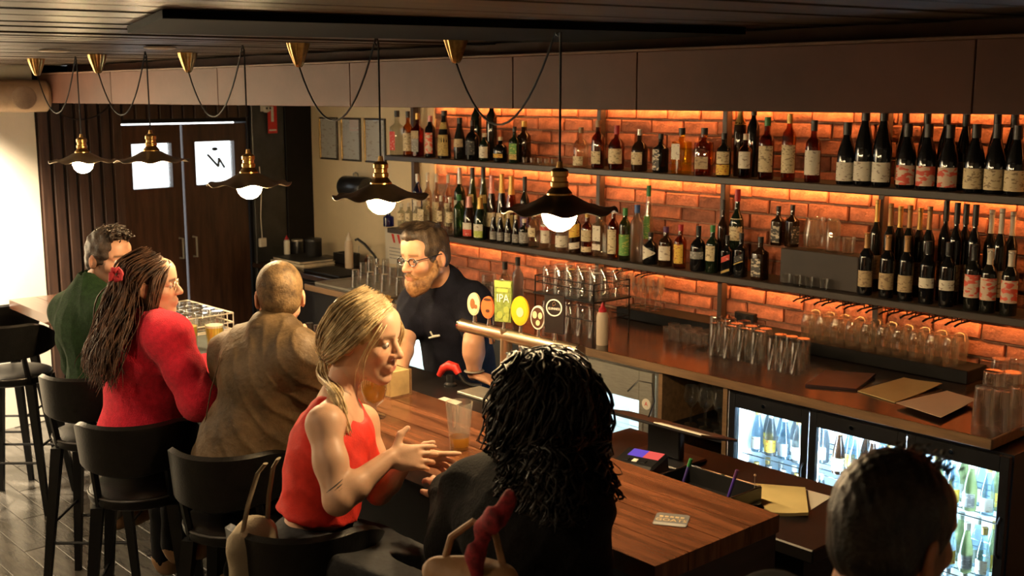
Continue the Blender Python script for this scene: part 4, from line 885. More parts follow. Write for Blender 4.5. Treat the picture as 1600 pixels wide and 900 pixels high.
def ipa(t, MT):
    obj('badge_panel', MB().prism([(-0.031, 0.052), (0.031, 0.052), (0.032, 0.072), (-0.032, 0.072)], 0.005, 0.006, MT), ltg, t, smooth=False)
    obj('badge_panel', MB().prism([(-0.024, 0.034), (0.020, 0.034), (0.020, 0.046), (-0.024, 0.046)], 0.005, 0.006, MT), ltg, t, smooth=False)
    text_part('IPA', 0.042, wm, t, MT @ Matrix.Translation((0, 0.010, 0.006)), scx=0.86)
    blobs(mat('hop_green', (0.30, 0.36, 0.07), 0.5), ((0.015, -0.03, 0.012, 0.014), (-0.012, -0.05, 0.012, 0.014), (0.012, -0.062, 0.012, 0.012), (0.018, -0.048, 0.008, 0.01)))(t, MT)
def stout(t, MT):
    obj('ring', MB().lathe([(0.026, 0.007), (0.030, 0.007), (0.030, 0.005), (0.026, 0.005), (0.026, 0.007)], 28, M=MT @ Matrix.Translation((0, 0.024, 0))), wm, t, smooth=False)
    text_part('GUINNESS', 0.0115, wm, t, MT @ Matrix.Translation((0, 0.020, 0.0055)), scx=0.85)
    obj('emblem', MB().tube([MT @ Vector(v_) for v_ in ((-0.004, 0.030, 0.006), (-0.006, 0.040, 0.006), (0.002, 0.046, 0.006), (0.006, 0.036, 0.006), (-0.004, 0.030, 0.006))], 0.0014, 5), m_pbrass, t)
badge(742, 0.052, 0.085, 'oval', cream_, cream_, blobs(mat('print_rust', (0.30, 0.12, 0.04), 0.5), ((-0.003, 0.002, 0.010, 0.020), (0.010, -0.008, 0.007, 0.008))))
badge(764, 0.055, 0.082, 'oval', org, org, blobs(brn, ((0, 0.030, 0.016, 0.005), (0.001, -0.012, 0.008, 0.006))))
badge(788, 0.066, 0.150, 'panel', grn, grn, ipa)
badge(814, 0.068, 0.105, 'oval', yel, yel, blobs(cream_, ((0.002, -0.004, 0.014, 0.018),)))
badge(842, 0.054, 0.084, 'oval', brn, wm, blobs(cream_, ((-0.010, 0.010, 0.009, 0.013), (0.011, 0.008, 0.008, 0.012), (0.002, -0.018, 0.008, 0.010))))
badge(868, 0.070, 0.130, 'panel', bk_, bk_, stout)
# drip tray and chrome nozzle block under the font
tag(obj('drip_tray', MB().box((pp[0]-0.36, FY+0.06, BU), (pp[0]+0.18, FY+0.18, BU+0.012), 0.003), m_steel, smooth=False), 'steel drip tray on the bench under the beer font', 'tray')
# soda gun
p = onz(716, 600, BU); sg = thing('soda_gun', 'red soda gun resting on the service bench before the bartender', 'soda gun', (p[0], p[1]-0.04, BU))
obj('holster', MB().lathe([(0.001, 0), (0.034, 0), (0.034, 0.01), (0.022, 0.02), (0.022, 0.06), (0.001, 0.06)], 14), m_blackgl, sg)
obj('gun_body', MB().tube([(-0.07, -0.02, 0.045), (-0.045, -0.012, 0.085), (-0.01, 0, 0.105), (0.03, 0.01, 0.10), (0.05, 0.015, 0.07)], [0.014, 0.021, 0.026, 0.024, 0.018], 12), m_red, sg)
sg.scale = (.78, .78, .78)
obj('hose', MB().tube([(0.05, 0.015, 0.07), (0.075, 0.03, 0.03), (0.10, 0.05, 0.014), (0.15, 0.08, 0.014)], 0.011, 8), m_blackgl, sg)
# napkins, coasters, glasses on the bar
sheet('napkin', ((679, 628), (694, 622), (722, 632), (703, 639)), BU, m_paperw, 'folded white napkin on the bench below the bartender', 'napkin', 0.006, 0.004)
p = onz(620, 612, BZ); st = thing('coaster_box', 'upright tan box of cardboard coasters at the inner edge of the bar', 'box', (p[0]+0.02, p[1]-0.03, BZ))
obj('box', MB().box((-0.05, -0.05, 0), (0.05, 0.05, 0.006)).box((-0.05, 0.044, 0.006), (0.05, 0.05, 0.10)), m_ctredge, st, smooth=False)
for k in range(9): obj('coaster_card', MB().box((-0.048+0.0107*k, -0.045, 0.006), (-0.040+0.0107*k, 0.042, 0.098)), mat('card', (0.50, 0.35, 0.15), 0.8, rnd=0.15), st, smooth=False)
def fill(o, prof, m_, name='beer'): return obj(name, MB().lathe(prof, 18), m_, o)
m_beer = tint('beer_gold', (0.92, 0.62, 0.13), dens=0.45, edge=(0.85, 0.55, 0.10)); m_foam = mat('beer_foam', (0.75, 0.68, 0.50), 0.8); m_cloudy = mat('cloudy_beer', (0.62, 0.44, 0.05), 0.35, vary=0.1)
g = glass('snifter', onz(585, 651, BZ), BZ, 'stemmed glass of golden beer in front of the blonde woman', None, sc=1.18, name='beer_glass')
fill(g, [(0.001, 0.041), (0.028, 0.056), (0.036, 0.085), (0.0350, 0.118), (0.001, 0.118)], m_beer); fill(g, [(0.001, 0.119), (0.0348, 0.119), (0.034, 0.129), (0.001, 0.130)], m_foam, 'foam')
g = glass('pint', onz(718, 702, BZ), BZ, 'nearly empty pint glass on the bar before the dark-haired woman', None, sc=1.05, name='pint_glass')
fill(g, [(0.001, 0.011), (0.0275, 0.012), (0.0305, 0.042), (0.001, 0.042)], m_beer)
g = glass('pint', onz(337, 556, BZ), BZ, 'pint of cloudy yellow beer beside the brown jacket', None, sc=1.0, name='pint_glass')
fill(g, [(0.001, 0.011), (0.0275, 0.012), (0.0315, 0.06), (0.038, 0.128), (0.001, 0.128)], m_cloudy); fill(g, [(0.001, 0.129), (0.0382, 0.129), (0.039, 0.138), (0.001, 0.138)], m_foam, 'foam')
g = glass('pint', onz(298, 545, BZ), BZ, 'pint of beer half hidden behind the pink sweater', None, sc=0.95, name='pint_glass')
fill(g, [(0.001, 0.011), (0.0275, 0.012), (0.0315, 0.06), (0.036, 0.11), (0.001, 0.11)], m_cloudy)
# runner mat and a basket of clean glasses further along the bar
a, b, c, d = onz(262, 497, BZ), onz(330, 488, BZ), onz(408, 548, BZ), onz(352, 572, BZ)
tag(obj('bar_runner', MB().prism([(-5.70, 2.14), (-5.70, 2.50), (-3.95, 2.44), (-3.95, 2.10)], BZ, BZ+0.006), mat('runner_teal', (0.10, 0.115, 0.11), 0.4, vary=0.2), smooth=False), 'grey-green rubber bar runner on the bar between the drinkers', 'bar mat')
p = onz(305, 508, BZ); bs = thing('glass_basket', 'cream wire basket of clean glasses on the bar beyond the pink sweater', 'basket', (p[0]+0.04, 2.45, BZ+0.006), 0.02)
m_cw = mat('cream_wire', (0.70, 0.62, 0.48), 0.4)
for zz in (0.004, 0.04, 0.085): obj('wire_hoop', MB().tube([(-0.23, -0.13, zz), (0.23, -0.13, zz), (0.23, 0.13, zz), (-0.23, 0.13, zz)], 0.0045, 6, closed=True), m_cw, bs)
for i in range(9):
    for sy in (-0.13, 0.13): obj('wire_upright', MB().tube([(-0.23+0.0575*i, sy, 0.004), (-0.23+0.0575*i, sy, 0.085)], 0.003, 5), m_cw, bs)
for i in range(8): obj('base_wire', MB().tube([(-0.20+0.057*i, -0.13, 0.004), (-0.20+0.057*i, 0.13, 0.004)], 0.003, 5), m_cw, bs)
for i in range(5):
    for j in range(3): glass('tumbler', (p[0]+0.04-0.17+0.085*i, 2.45-0.082+0.082*j), BZ+0.0145, 'clean tumbler upturned in the cream wire basket', 'tumblers in the wire basket', True, 0.95)
glass('wine', (onz(342, 505, BZ)[0]-0.02, 2.285), BZ+0.006, 'upturned stemmed glass in front of the wire basket', 'upturned stemmed glasses by the basket', True, 0.95, 'wine_glass')
glass('wine', (onz(352, 507, BZ)[0]+0.08, 2.30), BZ+0.006, 'upturned stemmed glass in front of the wire basket', 'upturned stemmed glasses by the basket', True, 0.9, 'wine_glass')
# printed coaster
p = onz(1049, 813, BZ); ang = math.atan2(2.31-2.26, -1.84+1.92)
co = thing('coaster', 'grey beer coaster with pale lettering lying on the bare bar end', 'coaster', (p[0], p[1], BZ), ang)
obj('card', MB().prism([(-0.045, -0.038), (-0.038, -0.045), (0.038, -0.045), (0.045, -0.038), (0.045, 0.038), (0.038, 0.045), (-0.038, 0.045), (-0.045, 0.038)], 0, 0.002), mat('coaster_grey', (0.15, 0.15, 0.155), 0.6, vary=0.1), co, smooth=False)
obj('card_band', MB().box((-0.043, -0.043, 0.002), (0.043, -0.026, 0.0024)), mat('coaster_pale', (0.36, 0.35, 0.33), 0.6), co, smooth=False)
text_part('GOATS', 0.026, mat('coaster_letter', (0.70, 0.52, 0.28), 0.6), co, Matrix.Translation((0, -0.006, 0.0022)))
for k in range(5): obj('print_mark', MB().box((-0.034+0.014*k, 0.014, 0.002), (-0.024+0.014*k, 0.024, 0.0024)), MATS['coaster_letter'], co, smooth=False)
# till: screen seen from behind, card reader, pens, papers on a spike
ps = thing('till_screen', 'black till screen seen from behind on the service bench', 'till', (-2.41, 2.86, BN), 0.02)
Mt = Matrix.Translation((0, 0, 0.125)) @ Matrix.Rotation(-0.27, 4, 'X')
obj('screen_case', MB().box((-0.235, -0.105, -0.005), (0.235, 0.105, 0.005), 0.004, Mt), m_blackgl, ps, smooth=False)
obj('stand', MB().box((-0.07, 0.0, 0.012), (0.07, 0.03, 0.112), 0.004), m_blackgl, ps, smooth=False); obj('stand_foot', MB().box((-0.12, -0.07, 0), (0.12, 0.09, 0.012), 0.004), m_blackgl, ps, smooth=False)
obj('cable', MB().tube([(-0.18, 0.02, 0.20), (-0.165, 0.06, 0.235), (-0.12, 0.08, 0.23), (-0.10, 0.07, 0.17), (-0.11, 0.05, 0.11), (-0.02, 0.03, 0.05)], 0.003, 6), m_blackgl, ps)
tp = MB().box((0.04, -0.106, 0.005), (0.235, -0.06, 0.008), 0.0, Mt); obj('paper_strip', tp, m_paperw, ps, smooth=False)
cr = thing('card_reader', 'black card reader with a purple and red lit screen on the bench', 'card reader', (-2.34, 2.665, BN+0.0045), 0.25)
Mc = Matrix.Translation((0, 0, 0.045)) @ Matrix.Rotation(0.15, 4, 'X')
obj('case', MB().box((-0.075, -0.06, -0.045), (0.075, 0.06, 0.02), 0.008, Mc), m_blackgl, cr, smooth=False)
obj('screen', MB().box((-0.045, 0.0, 0.0201), (0.01, 0.05, 0.0210), 0, Mc), emit('screen_purple', (0.12, 0.06, 0.45), 1.2), cr, smooth=False)
obj('screen', MB().box((0.01, 0.0, 0.0201), (0.065, 0.05, 0.0210), 0, Mc), emit('screen_red', (0.85, 0.10, 0.08), 1.0), cr, smooth=False)
for k in range(3): obj('key', MB().box((-0.04+0.03*k, -0.04, 0.020), (-0.022+0.03*k, -0.02, 0.0235), 0.001, Mc), m_whitepl if k == 1 else m_blackgl, cr, smooth=False)
dr = thing('pen_tray', 'shallow black tray with chrome rim on the bench behind the bar', 'tray', (-2.06, 2.66, BN), 0.0)
for lo, hi in (((-0.14, -0.08, 0), (0.14, 0.08, 0.006)), ((-0.14, -0.08, 0.006), (-0.134, 0.08, 0.06)), ((0.134, -0.08, 0.006), (0.14, 0.08, 0.06)), ((-0.134, -0.08, 0.006), (0.134, -0.074, 0.06)), ((-0.134, 0.074, 0.006), (0.134, 0.08, 0.06))): obj('tray_side', MB().box(lo, hi), m_blackgl, dr, smooth=False)
obj('rim', MB().tube([(-0.137, -0.077, 0.062), (0.137, -0.077, 0.062), (0.137, 0.077, 0.062), (-0.137, 0.077, 0.062)], 0.003, 6, closed=True), m_chrome, dr)
for x, y, c, d in ((-2.15, 2.64, (0.06, 0.04, 0.22), 'dark purple pen leaning in the black tray'), (-1.99, 2.66, (0.08, 0.04, 0.35), 'bright violet pen leaning in the black tray')):
    pn = tag(obj('pen', MB().tube([(0, 0, 0), (0.02, 0.012, 0.085)], 0.005, 8), mat('pen_%d' % int(c[2]*100), c, 0.4), None, (x, y, BN+0.007)), d, 'pen')
    obj('pen_cap', MB().tube([(0.02, 0.012, 0.085), (0.026, 0.0155, 0.11)], 0.006, 8), CM['green'] if x < -2 else CM['purple'], pn)
sheet('docket_paper', ((1150, 758), (1258, 766), (1263, 808), (1205, 806)), BN+0.0005, mat('docket_yellow', (0.66, 0.52, 0.22), 0.8, vary=0.06), 'stack of yellow dockets on the bench beyond the bar end', 'paper', 0.010, 0.004)
sheet('paper_sheet', ((1256, 764), (1300, 776), (1262, 800), (1240, 790)), BN+0.0003, m_paperw, 'white sheet half under the yellow dockets', 'paper', 0.0004, 0.0)
p = onz(1178, 786, BN+0.013); sp = thing('docket_spike', 'thin metal spike standing on the yellow dockets', 'spike', (p[0], p[1], BN+0.0145))
obj('spike_base', MB().lathe([(0.001, 0), (0.022, 0), (0.022, 0.003), (0.001, 0.004)], 16), m_whitepl, sp); obj('needle', MB().tube([(0, 0, 0.003), (0, 0, 0.085)], [0.0018, 0.001], 6), m_steel, sp); obj('tip', MB().sphere((0, 0, 0.086), 0.004, 8, 6), m_pbrass, sp)
# red folded cloth at the bench end
# ================================================================ bottles in the fridges
m_fb = mat('fridge_bottle_brown', (0.10, 0.05, 0.03), 0.1); 
GM['fclear'] = tint('fridge_clear', (0.70, 0.82, 0.90), dens=0.25, edge=(0.5, 0.6, 0.65)); GM['fgreen'] = tint('fridge_green', (0.62, 0.66, 0.42), dens=0.3, edge=(0.6, 0.62, 0.4))
for (a, b), kind in zip(FR_X, (('fclear', 'frost'), ('dbrown', 'fclear'), ('fgreen', 'fclear'))):
    for zs, rows_ in ((0.305, 2), (0.565, 2), (0.09, 1)):
        for j in range(rows_):
            for i in range(5):
                x = a+0.065+(b-a-0.13)*i/4; gk = kind[(i+j) % 2]
                bottle((x, 4.26+0.09*j, zs), 'sloped', 0.028, 0.205, gk, ('blue' if False else ('white', 'yellow', 'grey')[(i+j) % 3]), ('gold', 'silver', 'white')[i % 3], {FR_X[0]: 'chilled bottle behind the glass of the fridge door by the open rack', FR_X[1]: 'chilled beer bottle behind the middle fridge door', FR_X[2]: 'chilled bottle of pale drink behind the fridge door at the counter end'}[(a, b)], group={FR_X[0]: 'bottles in the fridge door by the rack', FR_X[1]: 'bottles behind the middle fridge door', FR_X[2]: 'bottles behind the end fridge door'}[(a, b)], n=12)
for a, b, nm in ((-5.71, -5.21, 'green-lit fridge'),):
    for i in range(6):
        x = a+0.10+(b-a-0.20)*i/5; bottle((x, 4.36, 0.405), 'tall', 0.030, 0.22, 'fclear' if i % 2 else 'fgreen', 'white', 'white', 'chilled bottle on the shelf inside the %s' % nm, group='bottles in the '+nm, n=12)
# ================================================================ fittings by the doors
s, z = onend(418, 187); sg_ = thing('safety_sign', 'red vertical safety sign with white symbol beside the doors', 'sign', K+UE*s+NE*0.06+np.array([0, 0, 2.03]), RZE)
obj('plate', MB().box((-0.045, -0.002, -0.12), (0.045, 0.002, 0.115)), m_red, sg_, smooth=False); obj('symbol', MB().box((-0.012, 0.002, -0.03), (0.012, 0.003, 0.09)), wm, sg_, smooth=False); obj('symbol', MB().box((-0.035, 0.002, -0.10), (0.035, 0.003, -0.09)), wm, sg_, smooth=False)
obj('bracket', MB().box((-0.01, -0.023, 0.04), (0.01, -0.002, 0.08)), m_dark, sg_, smooth=False)
s, z = onend(407, 168); sd = thing('alarm_sounder', 'round cream alarm unit with two dark holes above the safety sign', 'alarm', K+UE*s+NE*0.07+np.array([0, 0, 2.105]), RZE)
obj('dome', MB().sphere((0, 0, 0), 0.04, 16, 10, (1, 0.8, 0.85)), m_whitepl, sd)
for sx in (-0.016, 0.016): obj('lens', MB().sphere((sx, 0.030, 0.0), 0.009, 8, 6), m_blackgl, sd)
obj('back_plate', MB().box((-0.03, -0.036, -0.025), (0.03, -0.02, 0.025)), m_whitepl, sd, smooth=False)
s, z = onend(404, 378); jb = thing('junction_box', 'small cream switch box on the dark jamb beside the doors', 'switch', K+UE*s+NE*0.036+np.array([0, 0, z]), RZE)
obj('box', MB().box((-0.03, 0, -0.035), (0.03, 0.03, 0.035), 0.004), m_whitepl, jb, smooth=False); obj('cable', MB().tube([(0, 0.012, 0.035), (0.005, 0.010, 0.2), (-0.01, 0.012, 0.42), (0, 0.01, 0.6)], 0.004, 6), m_whitepl, jb)
# wall speaker on the white wall
p = CAM+ray(14, 140)*5.6; s = (p-K)@UE
pw = K+UE*onend(14, 140)[0]; spk = thing('wall_speaker', 'rounded tan loudspeaker on the white wall under the ceiling', 'speaker', (pw[0]+0.16, pw[1]+0.02, 2.20), RZE-0.3)
obj('cabinet', MB().lathe([(0.001, -0.17), (0.075, -0.17), (0.095, -0.15), (0.10, 0), (0.095, 0.15), (0.075, 0.17), (0.001, 0.17)], 20, M=Matrix.Rotation(math.pi/2, 4, 'Y') @ Matrix.Diagonal((1.05, 1, 1, 1))), mat('speaker_tan', (0.40, 0.27, 0.17), 0.5), spk)
obj('grille', MB().lathe([(0.001, 0.004), (0.07, 0.004), (0.075, 0), (0.001, 0)], 20, M=Matrix.Translation((0, 0.098, -0.01)) @ Matrix.Rotation(-math.pi/2, 4, 'X')), mat('grille_tan', (0.30, 0.20, 0.13), 0.6, bump=0.5, bscale=300), spk)
obj('bracket', MB().box((-0.02, -0.17, 0.0), (0.02, -0.08, 0.03)), m_steel, spk, smooth=False)
cb = MB(); a = K+UE*(s_w-0.05)+NE*0.05
cb.tube([tuple(a+UE*(0.02-t*0.55)+NE*0.03+np.array([0, 0, 2.20-0.16*math.sin(min(1, t*1.15)*math.pi*0.9)**0.7 if 0 < t < 1 else 2.20])) for t in np.linspace(0, 1, 14)], 0.004, 6)
tag(obj('hanging_cable', cb, m_cord), 'loose dark cable drooping over the slatted wall', 'cable')
# ================================================================ bar stools
m_leather = mat('black_leather', (0.006, 0.0055, 0.005), 0.36, vary=0.3, vscale=30, bump=0.12, bscale=120, spec=0.3)
m_legw = mat('black_leg', (0.005, 0.005, 0.005), 0.4, vary=0.2, spec=0.3)
m_piping = mat('edge_piping', (0.05, 0.045, 0.04), 0.35)
def back_shell():
    vs = []; fs = []; n = 28; R0, R1 = 0.192, 0.212
    sec = []
    for j in range(n+1):
        a = math.radians(-118+236*j/n); k = abs(a)/math.radians(118)
        zt = 1.035-0.13*max(0, (k-0.42)/0.58)**1.5; zb = 0.845+0.03*k
        c, s = -math.cos(a), math.sin(a)
        ring = [(R0, zb), (R0+0.008, zt-0.012), ((R0+R1)/2+0.006, zt), (R1+0.012, zt-0.010), (R1, zb), ((R0+R1)/2, zb-0.008)]
        for r, z in ring: vs.append((r*s*1.0, r*c*1.17+0.0, z))
    m = 6
    for j in range(n):
        for i in range(m): fs.append((j*m+i, (j+1)*m+i, (j+1)*m+(i+1) % m, j*m+(i+1) % m))
    fs.append(tuple(range(m))); fs.append(tuple(n*m+i for i in range(m))[::-1])
    return MB().add(vs, fs)
def make_stool():
    r = thing('bar_stool', 'x', 'bar stool', (0, 0, 0), group='black bar stools')
    prof = [(0.001, 0.69), (0.165, 0.69), (0.185, 0.70), (0.193, 0.72), (0.188, 0.742), (0.165, 0.752), (0.10, 0.757), (0.001, 0.758)]
    obj('seat', MB().lathe(prof, 28), m_leather, r)
    obj('seat_piping', MB().tube([(0.190*math.cos(a), 0.190*math.sin(a), 0.735) for a in np.linspace(0, 2*math.pi, 33)[:-1]], 0.005, 6, closed=True), m_piping, r)
    obj('backrest', back_shell(), m_leather, r)
    for sx in (-1, 1): obj('back_support', MB().tube([(sx*0.13, -0.12, 0.70), (sx*0.13, -0.175, 0.86)], 0.014, 6), m_legw, r)
    for sx in (-1, 1):
        for sy in (-1, 1):
            mb = MB(); a = np.array([sx*0.135, sy*0.125, 0.70]); b = np.array([sx*0.205, sy*0.195, 0.0])
            vs = [a+np.array([dx_*0.022, dy_*0.022, 0]) for dx_, dy_ in ((-1, -1), (1, -1), (1, 1), (-1, 1))]+[b+np.array([dx_*0.013, dy_*0.013, 0]) for dx_, dy_ in ((-1, -1), (1, -1), (1, 1), (-1, 1))]
            mb.add(vs, [(0, 1, 2, 3), (7, 6, 5, 4), (0, 4, 5, 1), (1, 5, 6, 2), (2, 6, 7, 3), (3, 7, 4, 0)]); obj('leg', mb, m_legw, r, smooth=False)
    def lx(z): return 0.205-0.07*z/0.70
    def ly(z): return 0.195-0.07*z/0.70
    for sx in (-1, 1): obj('stretcher', MB().tube([(sx*lx(0.36), -ly(0.36), 0.36), (sx*lx(0.36), ly(0.36), 0.36)], 0.007, 6), m_legw, r)
    for sy in (-1, 1): obj('stretcher', MB().tube([(-lx(0.28), sy*ly(0.28), 0.28), (lx(0.28), sy*ly(0.28), 0.28)], 0.007, 6), m_legw, r)
    return r
proto = make_stool()
STOOLS = [(-6.20, 1.98, 0.85, 'empty black bar stool next to the man in the green sweater'), (-6.84, 2.12, 0.85, 'empty black bar stool at the far end of the bar'),
          (-4.83, 1.88, 0.85, 'black bar stool the man in the green sweater sits on'), (-4.03, 1.72, 0.98, 'black bar stool the woman in the pink sweater sits on'), (-3.47, 1.83, 0.75, 'black bar stool the man in the brown jacket sits on'),
          (-2.71, 1.64, 0.80, 'black bar stool the woman in the red top sits on'), (-1.78, 1.63, 0.90, 'black bar stool under the woman in the black jacket')]
for i, (x, y, rz, lb) in enumerate(STOOLS):
    if i == 0: proto.location = (x, y, 0); proto.rotation_euler = (0, 0, rz); proto['label'] = lb
    else: copytree(proto, (x, y, 0), rz, lb)
# ================================================================ people: bodies grown from blended volumes
def vec(*a): return np.array(a, float)
def unit(v): return v/(np.linalg.norm(v)+1e-12)
class Vol:
    def __init__(self): self.p = []
    def _add(self, fn, lo, hi, k, op): self.p.append((fn, np.array(lo, float), np.array(hi, float), k, op)); return self
    def rc(self, a, b, ra, rb, k=0.02, op='u'):
        a, b = np.array(a, float), np.array(b, float); ba = b-a; L = float(ba@ba)+1e-12; R = max(ra, rb)
        def fn(X, Y, Z):
            px, py, pz = X-a[0], Y-a[1], Z-a[2]; h = np.clip((px*ba[0]+py*ba[1]+pz*ba[2])/L, 0, 1)
            return np.sqrt((px-h*ba[0])**2+(py-h*ba[1])**2+(pz-h*ba[2])**2)-(ra+(rb-ra)*h)
        return self._add(fn, np.minimum(a, b)-R, np.maximum(a, b)+R, k, op)
    def chain(self, pts, rs, k=0.02, op='u'):
        for i in range(len(pts)-1): self.rc(pts[i], pts[i+1], rs[i], rs[i+1], k, op)
        return self
    def ell(self, c, r, ax=None, k=0.02, op='u'):
        c = np.array(c, float); r = np.array(r, float); A_ = np.eye(3) if ax is None else np.array(ax, float); R = np.sqrt((A_.T**2)@(r**2))
        def fn(X, Y, Z):
            px, py, pz = X-c[0], Y-c[1], Z-c[2]
            q = [px*A_[i, 0]+py*A_[i, 1]+pz*A_[i, 2] for i in range(3)]
            k0 = np.sqrt(sum((q[i]/r[i])**2 for i in range(3))); k1 = np.sqrt(sum((q[i]/r[i]**2)**2 for i in range(3)))+1e-9
            return k0*(k0-1)/k1
        return self._add(fn, c-R, c+R, k, op)
    def cut(self, pnt, nrm):   # keep the side the normal points away from
        pnt, nrm = np.array(pnt, float), unit(np.array(nrm, float))
        self.p.append((lambda X, Y, Z: (X-pnt[0])*nrm[0]+(Y-pnt[1])*nrm[1]+(Z-pnt[2])*nrm[2], None, None, 0.006, 'i')); return self
    def warp(self, fn): self.p.append((fn, None, None, 0, 'w')); return self
    def mesh(self, step, pad=0.03, smooth=1):
        lo = np.min([q[1] for q in self.p if q[1] is not None and q[4] == 'u'], 0)-pad; hi = np.max([q[2] for q in self.p if q[2] is not None and q[4] == 'u'], 0)+pad
        n = np.ceil((hi-lo)/step).astype(int)+1; ax = [(lo[i]+step*np.arange(n[i])).astype(np.float32) for i in range(3)]
        F = np.full(tuple(n), 0.5, np.float32); mg = 0.035
        for fn, a, b, k, op in self.p:
            if a is None: sl = (slice(None),)*3
            else:
                i0 = np.clip(np.floor((a-mg-lo)/step).astype(int), 0, n); i1 = np.clip(np.ceil((b+mg-lo)/step).astype(int)+1, 0, n)
                if np.any(i1 <= i0): continue
                sl = tuple(slice(i0[i], i1[i]) for i in range(3))
            X, Y, Z = ax[0][sl[0]][:, None, None], ax[1][sl[1]][None, :, None], ax[2][sl[2]][None, None, :]
            d = fn(X, Y, Z).astype(np.float32); G = F[sl]
            if op == 'u': h = np.clip(0.5+0.5*(G-d)/k, 0, 1); F[sl] = G*(1-h)+d*h-k*h*(1-h)
            elif op == 's': h = np.clip(0.5-0.5*(G+d)/k, 0, 1); F[sl] = G*(1-h)-d*h+k*h*(1-h)
            elif op == 'i': h = np.clip(0.5-0.5*(d-G)/k, 0, 1); F[sl] = d*(1-h)+G*h+k*h*(1-h)
            else: F[sl] = G+d
        return nets(F, lo, step, smooth)
def nets(F, lo, s, smooth=1):
    n = F.shape; neg = F < 0
    c = [(i, j, k) for i in (0, 1) for j in (0, 1) for k in (0, 1)]
    cnt = np.zeros((n[0]-1, n[1]-1, n[2]-1), np.int8)
    for i, j, k in c: cnt += neg[i:n[0]-1+i, j:n[1]-1+j, k:n[2]-1+k]
    act = np.argwhere((cnt > 0) & (cnt < 8)); idx = -np.ones(cnt.shape, np.int64); idx[tuple(act.T)] = np.arange(len(act))
    acc = np.zeros((len(act), 3)); w = np.zeros(len(act))
    for a in c:
        for d in range(3):
            if a[d]: continue
            b = list(a); b[d] = 1
            fa = F[act[:, 0]+a[0], act[:, 1]+a[1], act[:, 2]+a[2]]; fb = F[act[:, 0]+b[0], act[:, 1]+b[1], act[:, 2]+b[2]]
            m = (fa < 0) != (fb < 0); t = np.where(m, fa/(fa-fb+1e-12), 0)
            pnt = np.tile(np.array(a, float), (len(act), 1)); pnt[:, d] += t; acc += pnt*m[:, None]; w += m
    V = lo+(act+acc/w[:, None])*s
    Q = []
    for d in range(3):
        e1, e2 = [x for x in range(3) if x != d]
        sl0 = [slice(1, n[x]-1) for x in range(3)]; sl0[d] = slice(0, n[d]-1); sl1 = list(sl0); sl1[d] = slice(1, n[d])
        A_ = neg[tuple(sl0)]; B2 = neg[tuple(sl1)]; E_ = np.argwhere(A_ != B2)
        flip = A_[tuple(E_.T)]
        o = E_.copy(); o[:, e1] += 1; o[:, e2] += 1
        def at_(a, b):
            q = o.copy(); q[:, e1] -= a; q[:, e2] -= b; return idx[tuple(q.T)]
        f = np.stack([at_(1, 1), at_(0, 1), at_(0, 0), at_(1, 0)], 1)
        if d == 1: flip = ~flip
        f[~flip] = f[~flip][:, ::-1]; Q.append(f)
    Q = np.concatenate(Q)
    for _ in range(smooth):
        S_ = np.zeros_like(V); D = np.zeros(len(V))
        for i in range(4):
            a, b = Q[:, i], Q[:, (i+1) % 4]
            for x in range(3): S_[:, x] += np.bincount(a, V[b, x], len(V))+np.bincount(b, V[a, x], len(V))
            D += np.bincount(a, minlength=len(V))+np.bincount(b, minlength=len(V))
        V = V*0.5+0.5*S_/D[:, None]
    return V, Q
def vmesh(name, V, Q, col=None):
    me = bpy.data.meshes.new(name); me.vertices.add(len(V)); me.vertices.foreach_set('co', V.astype(np.float32).ravel())
    me.loops.add(Q.size); me.loops.foreach_set('vertex_index', Q.astype(np.int32).ravel()); me.polygons.add(len(Q)); me.polygons.foreach_set('loop_start', np.arange(0, Q.size, 4, dtype=np.int32))
    me.polygons.foreach_set('use_smooth', np.ones(len(Q), bool)); me.update(); me.validate()
    if col is not None:
        ca = me.color_attributes.new('Col', 'FLOAT_COLOR', 'POINT'); ca.data.foreach_set('color', np.concatenate([col, np.ones((len(V), 1))], 1).astype(np.float32).ravel())
    return me
def colmat(name, rough=0.5, sss=0.0, bump=0.0, bscale=200, sheen=0.0, spec=0.4):
    if name in MATS: return MATS[name]
    m, nt, b = newmat(name); at_ = N(nt, 'ShaderNodeAttribute'); at_.attribute_name = 'Col'
    tc = N(nt, 'ShaderNodeTexCoord'); ns = N(nt, 'ShaderNodeTexNoise', Scale=35.0, Detail=4.0); nt.links.new(tc.outputs['Object'], ns.inputs['Vector'])
    hs = N(nt, 'ShaderNodeHueSaturation'); mr = N(nt, 'ShaderNodeMapRange'); mr.inputs[3].default_value = 0.86; mr.inputs[4].default_value = 1.14
    nt.links.new(ns.outputs[0], mr.inputs[0]); nt.links.new(mr.outputs[0], hs.inputs['Value']); nt.links.new(at_.outputs['Color'], hs.inputs['Color']); nt.links.new(hs.outputs[0], b.inputs['Base Color'])
    b.inputs['Roughness'].default_value = rough; b.inputs['Specular IOR Level'].default_value = spec
    if sss: b.inputs['Subsurface Weight'].default_value = sss; b.inputs['Subsurface Radius'].default_value = (0.012, 0.005, 0.003)
    if sheen: b.inputs['Sheen Weight'].default_value = sheen
    if bump:
        n2 = N(nt, 'ShaderNodeTexNoise', Scale=bscale, Detail=3.0); bp = N(nt, 'ShaderNodeBump', Strength=bump, Distance=0.003); nt.links.new(tc.outputs['Object'], n2.inputs['Vector']); nt.links.new(n2.outputs[0], bp.inputs['Height']); nt.links.new(bp.outputs[0], b.inputs['Normal'])
    MATS[name] = m; return m
m_skin = colmat('skin', 0.48, 0.08, 0.08, 260)
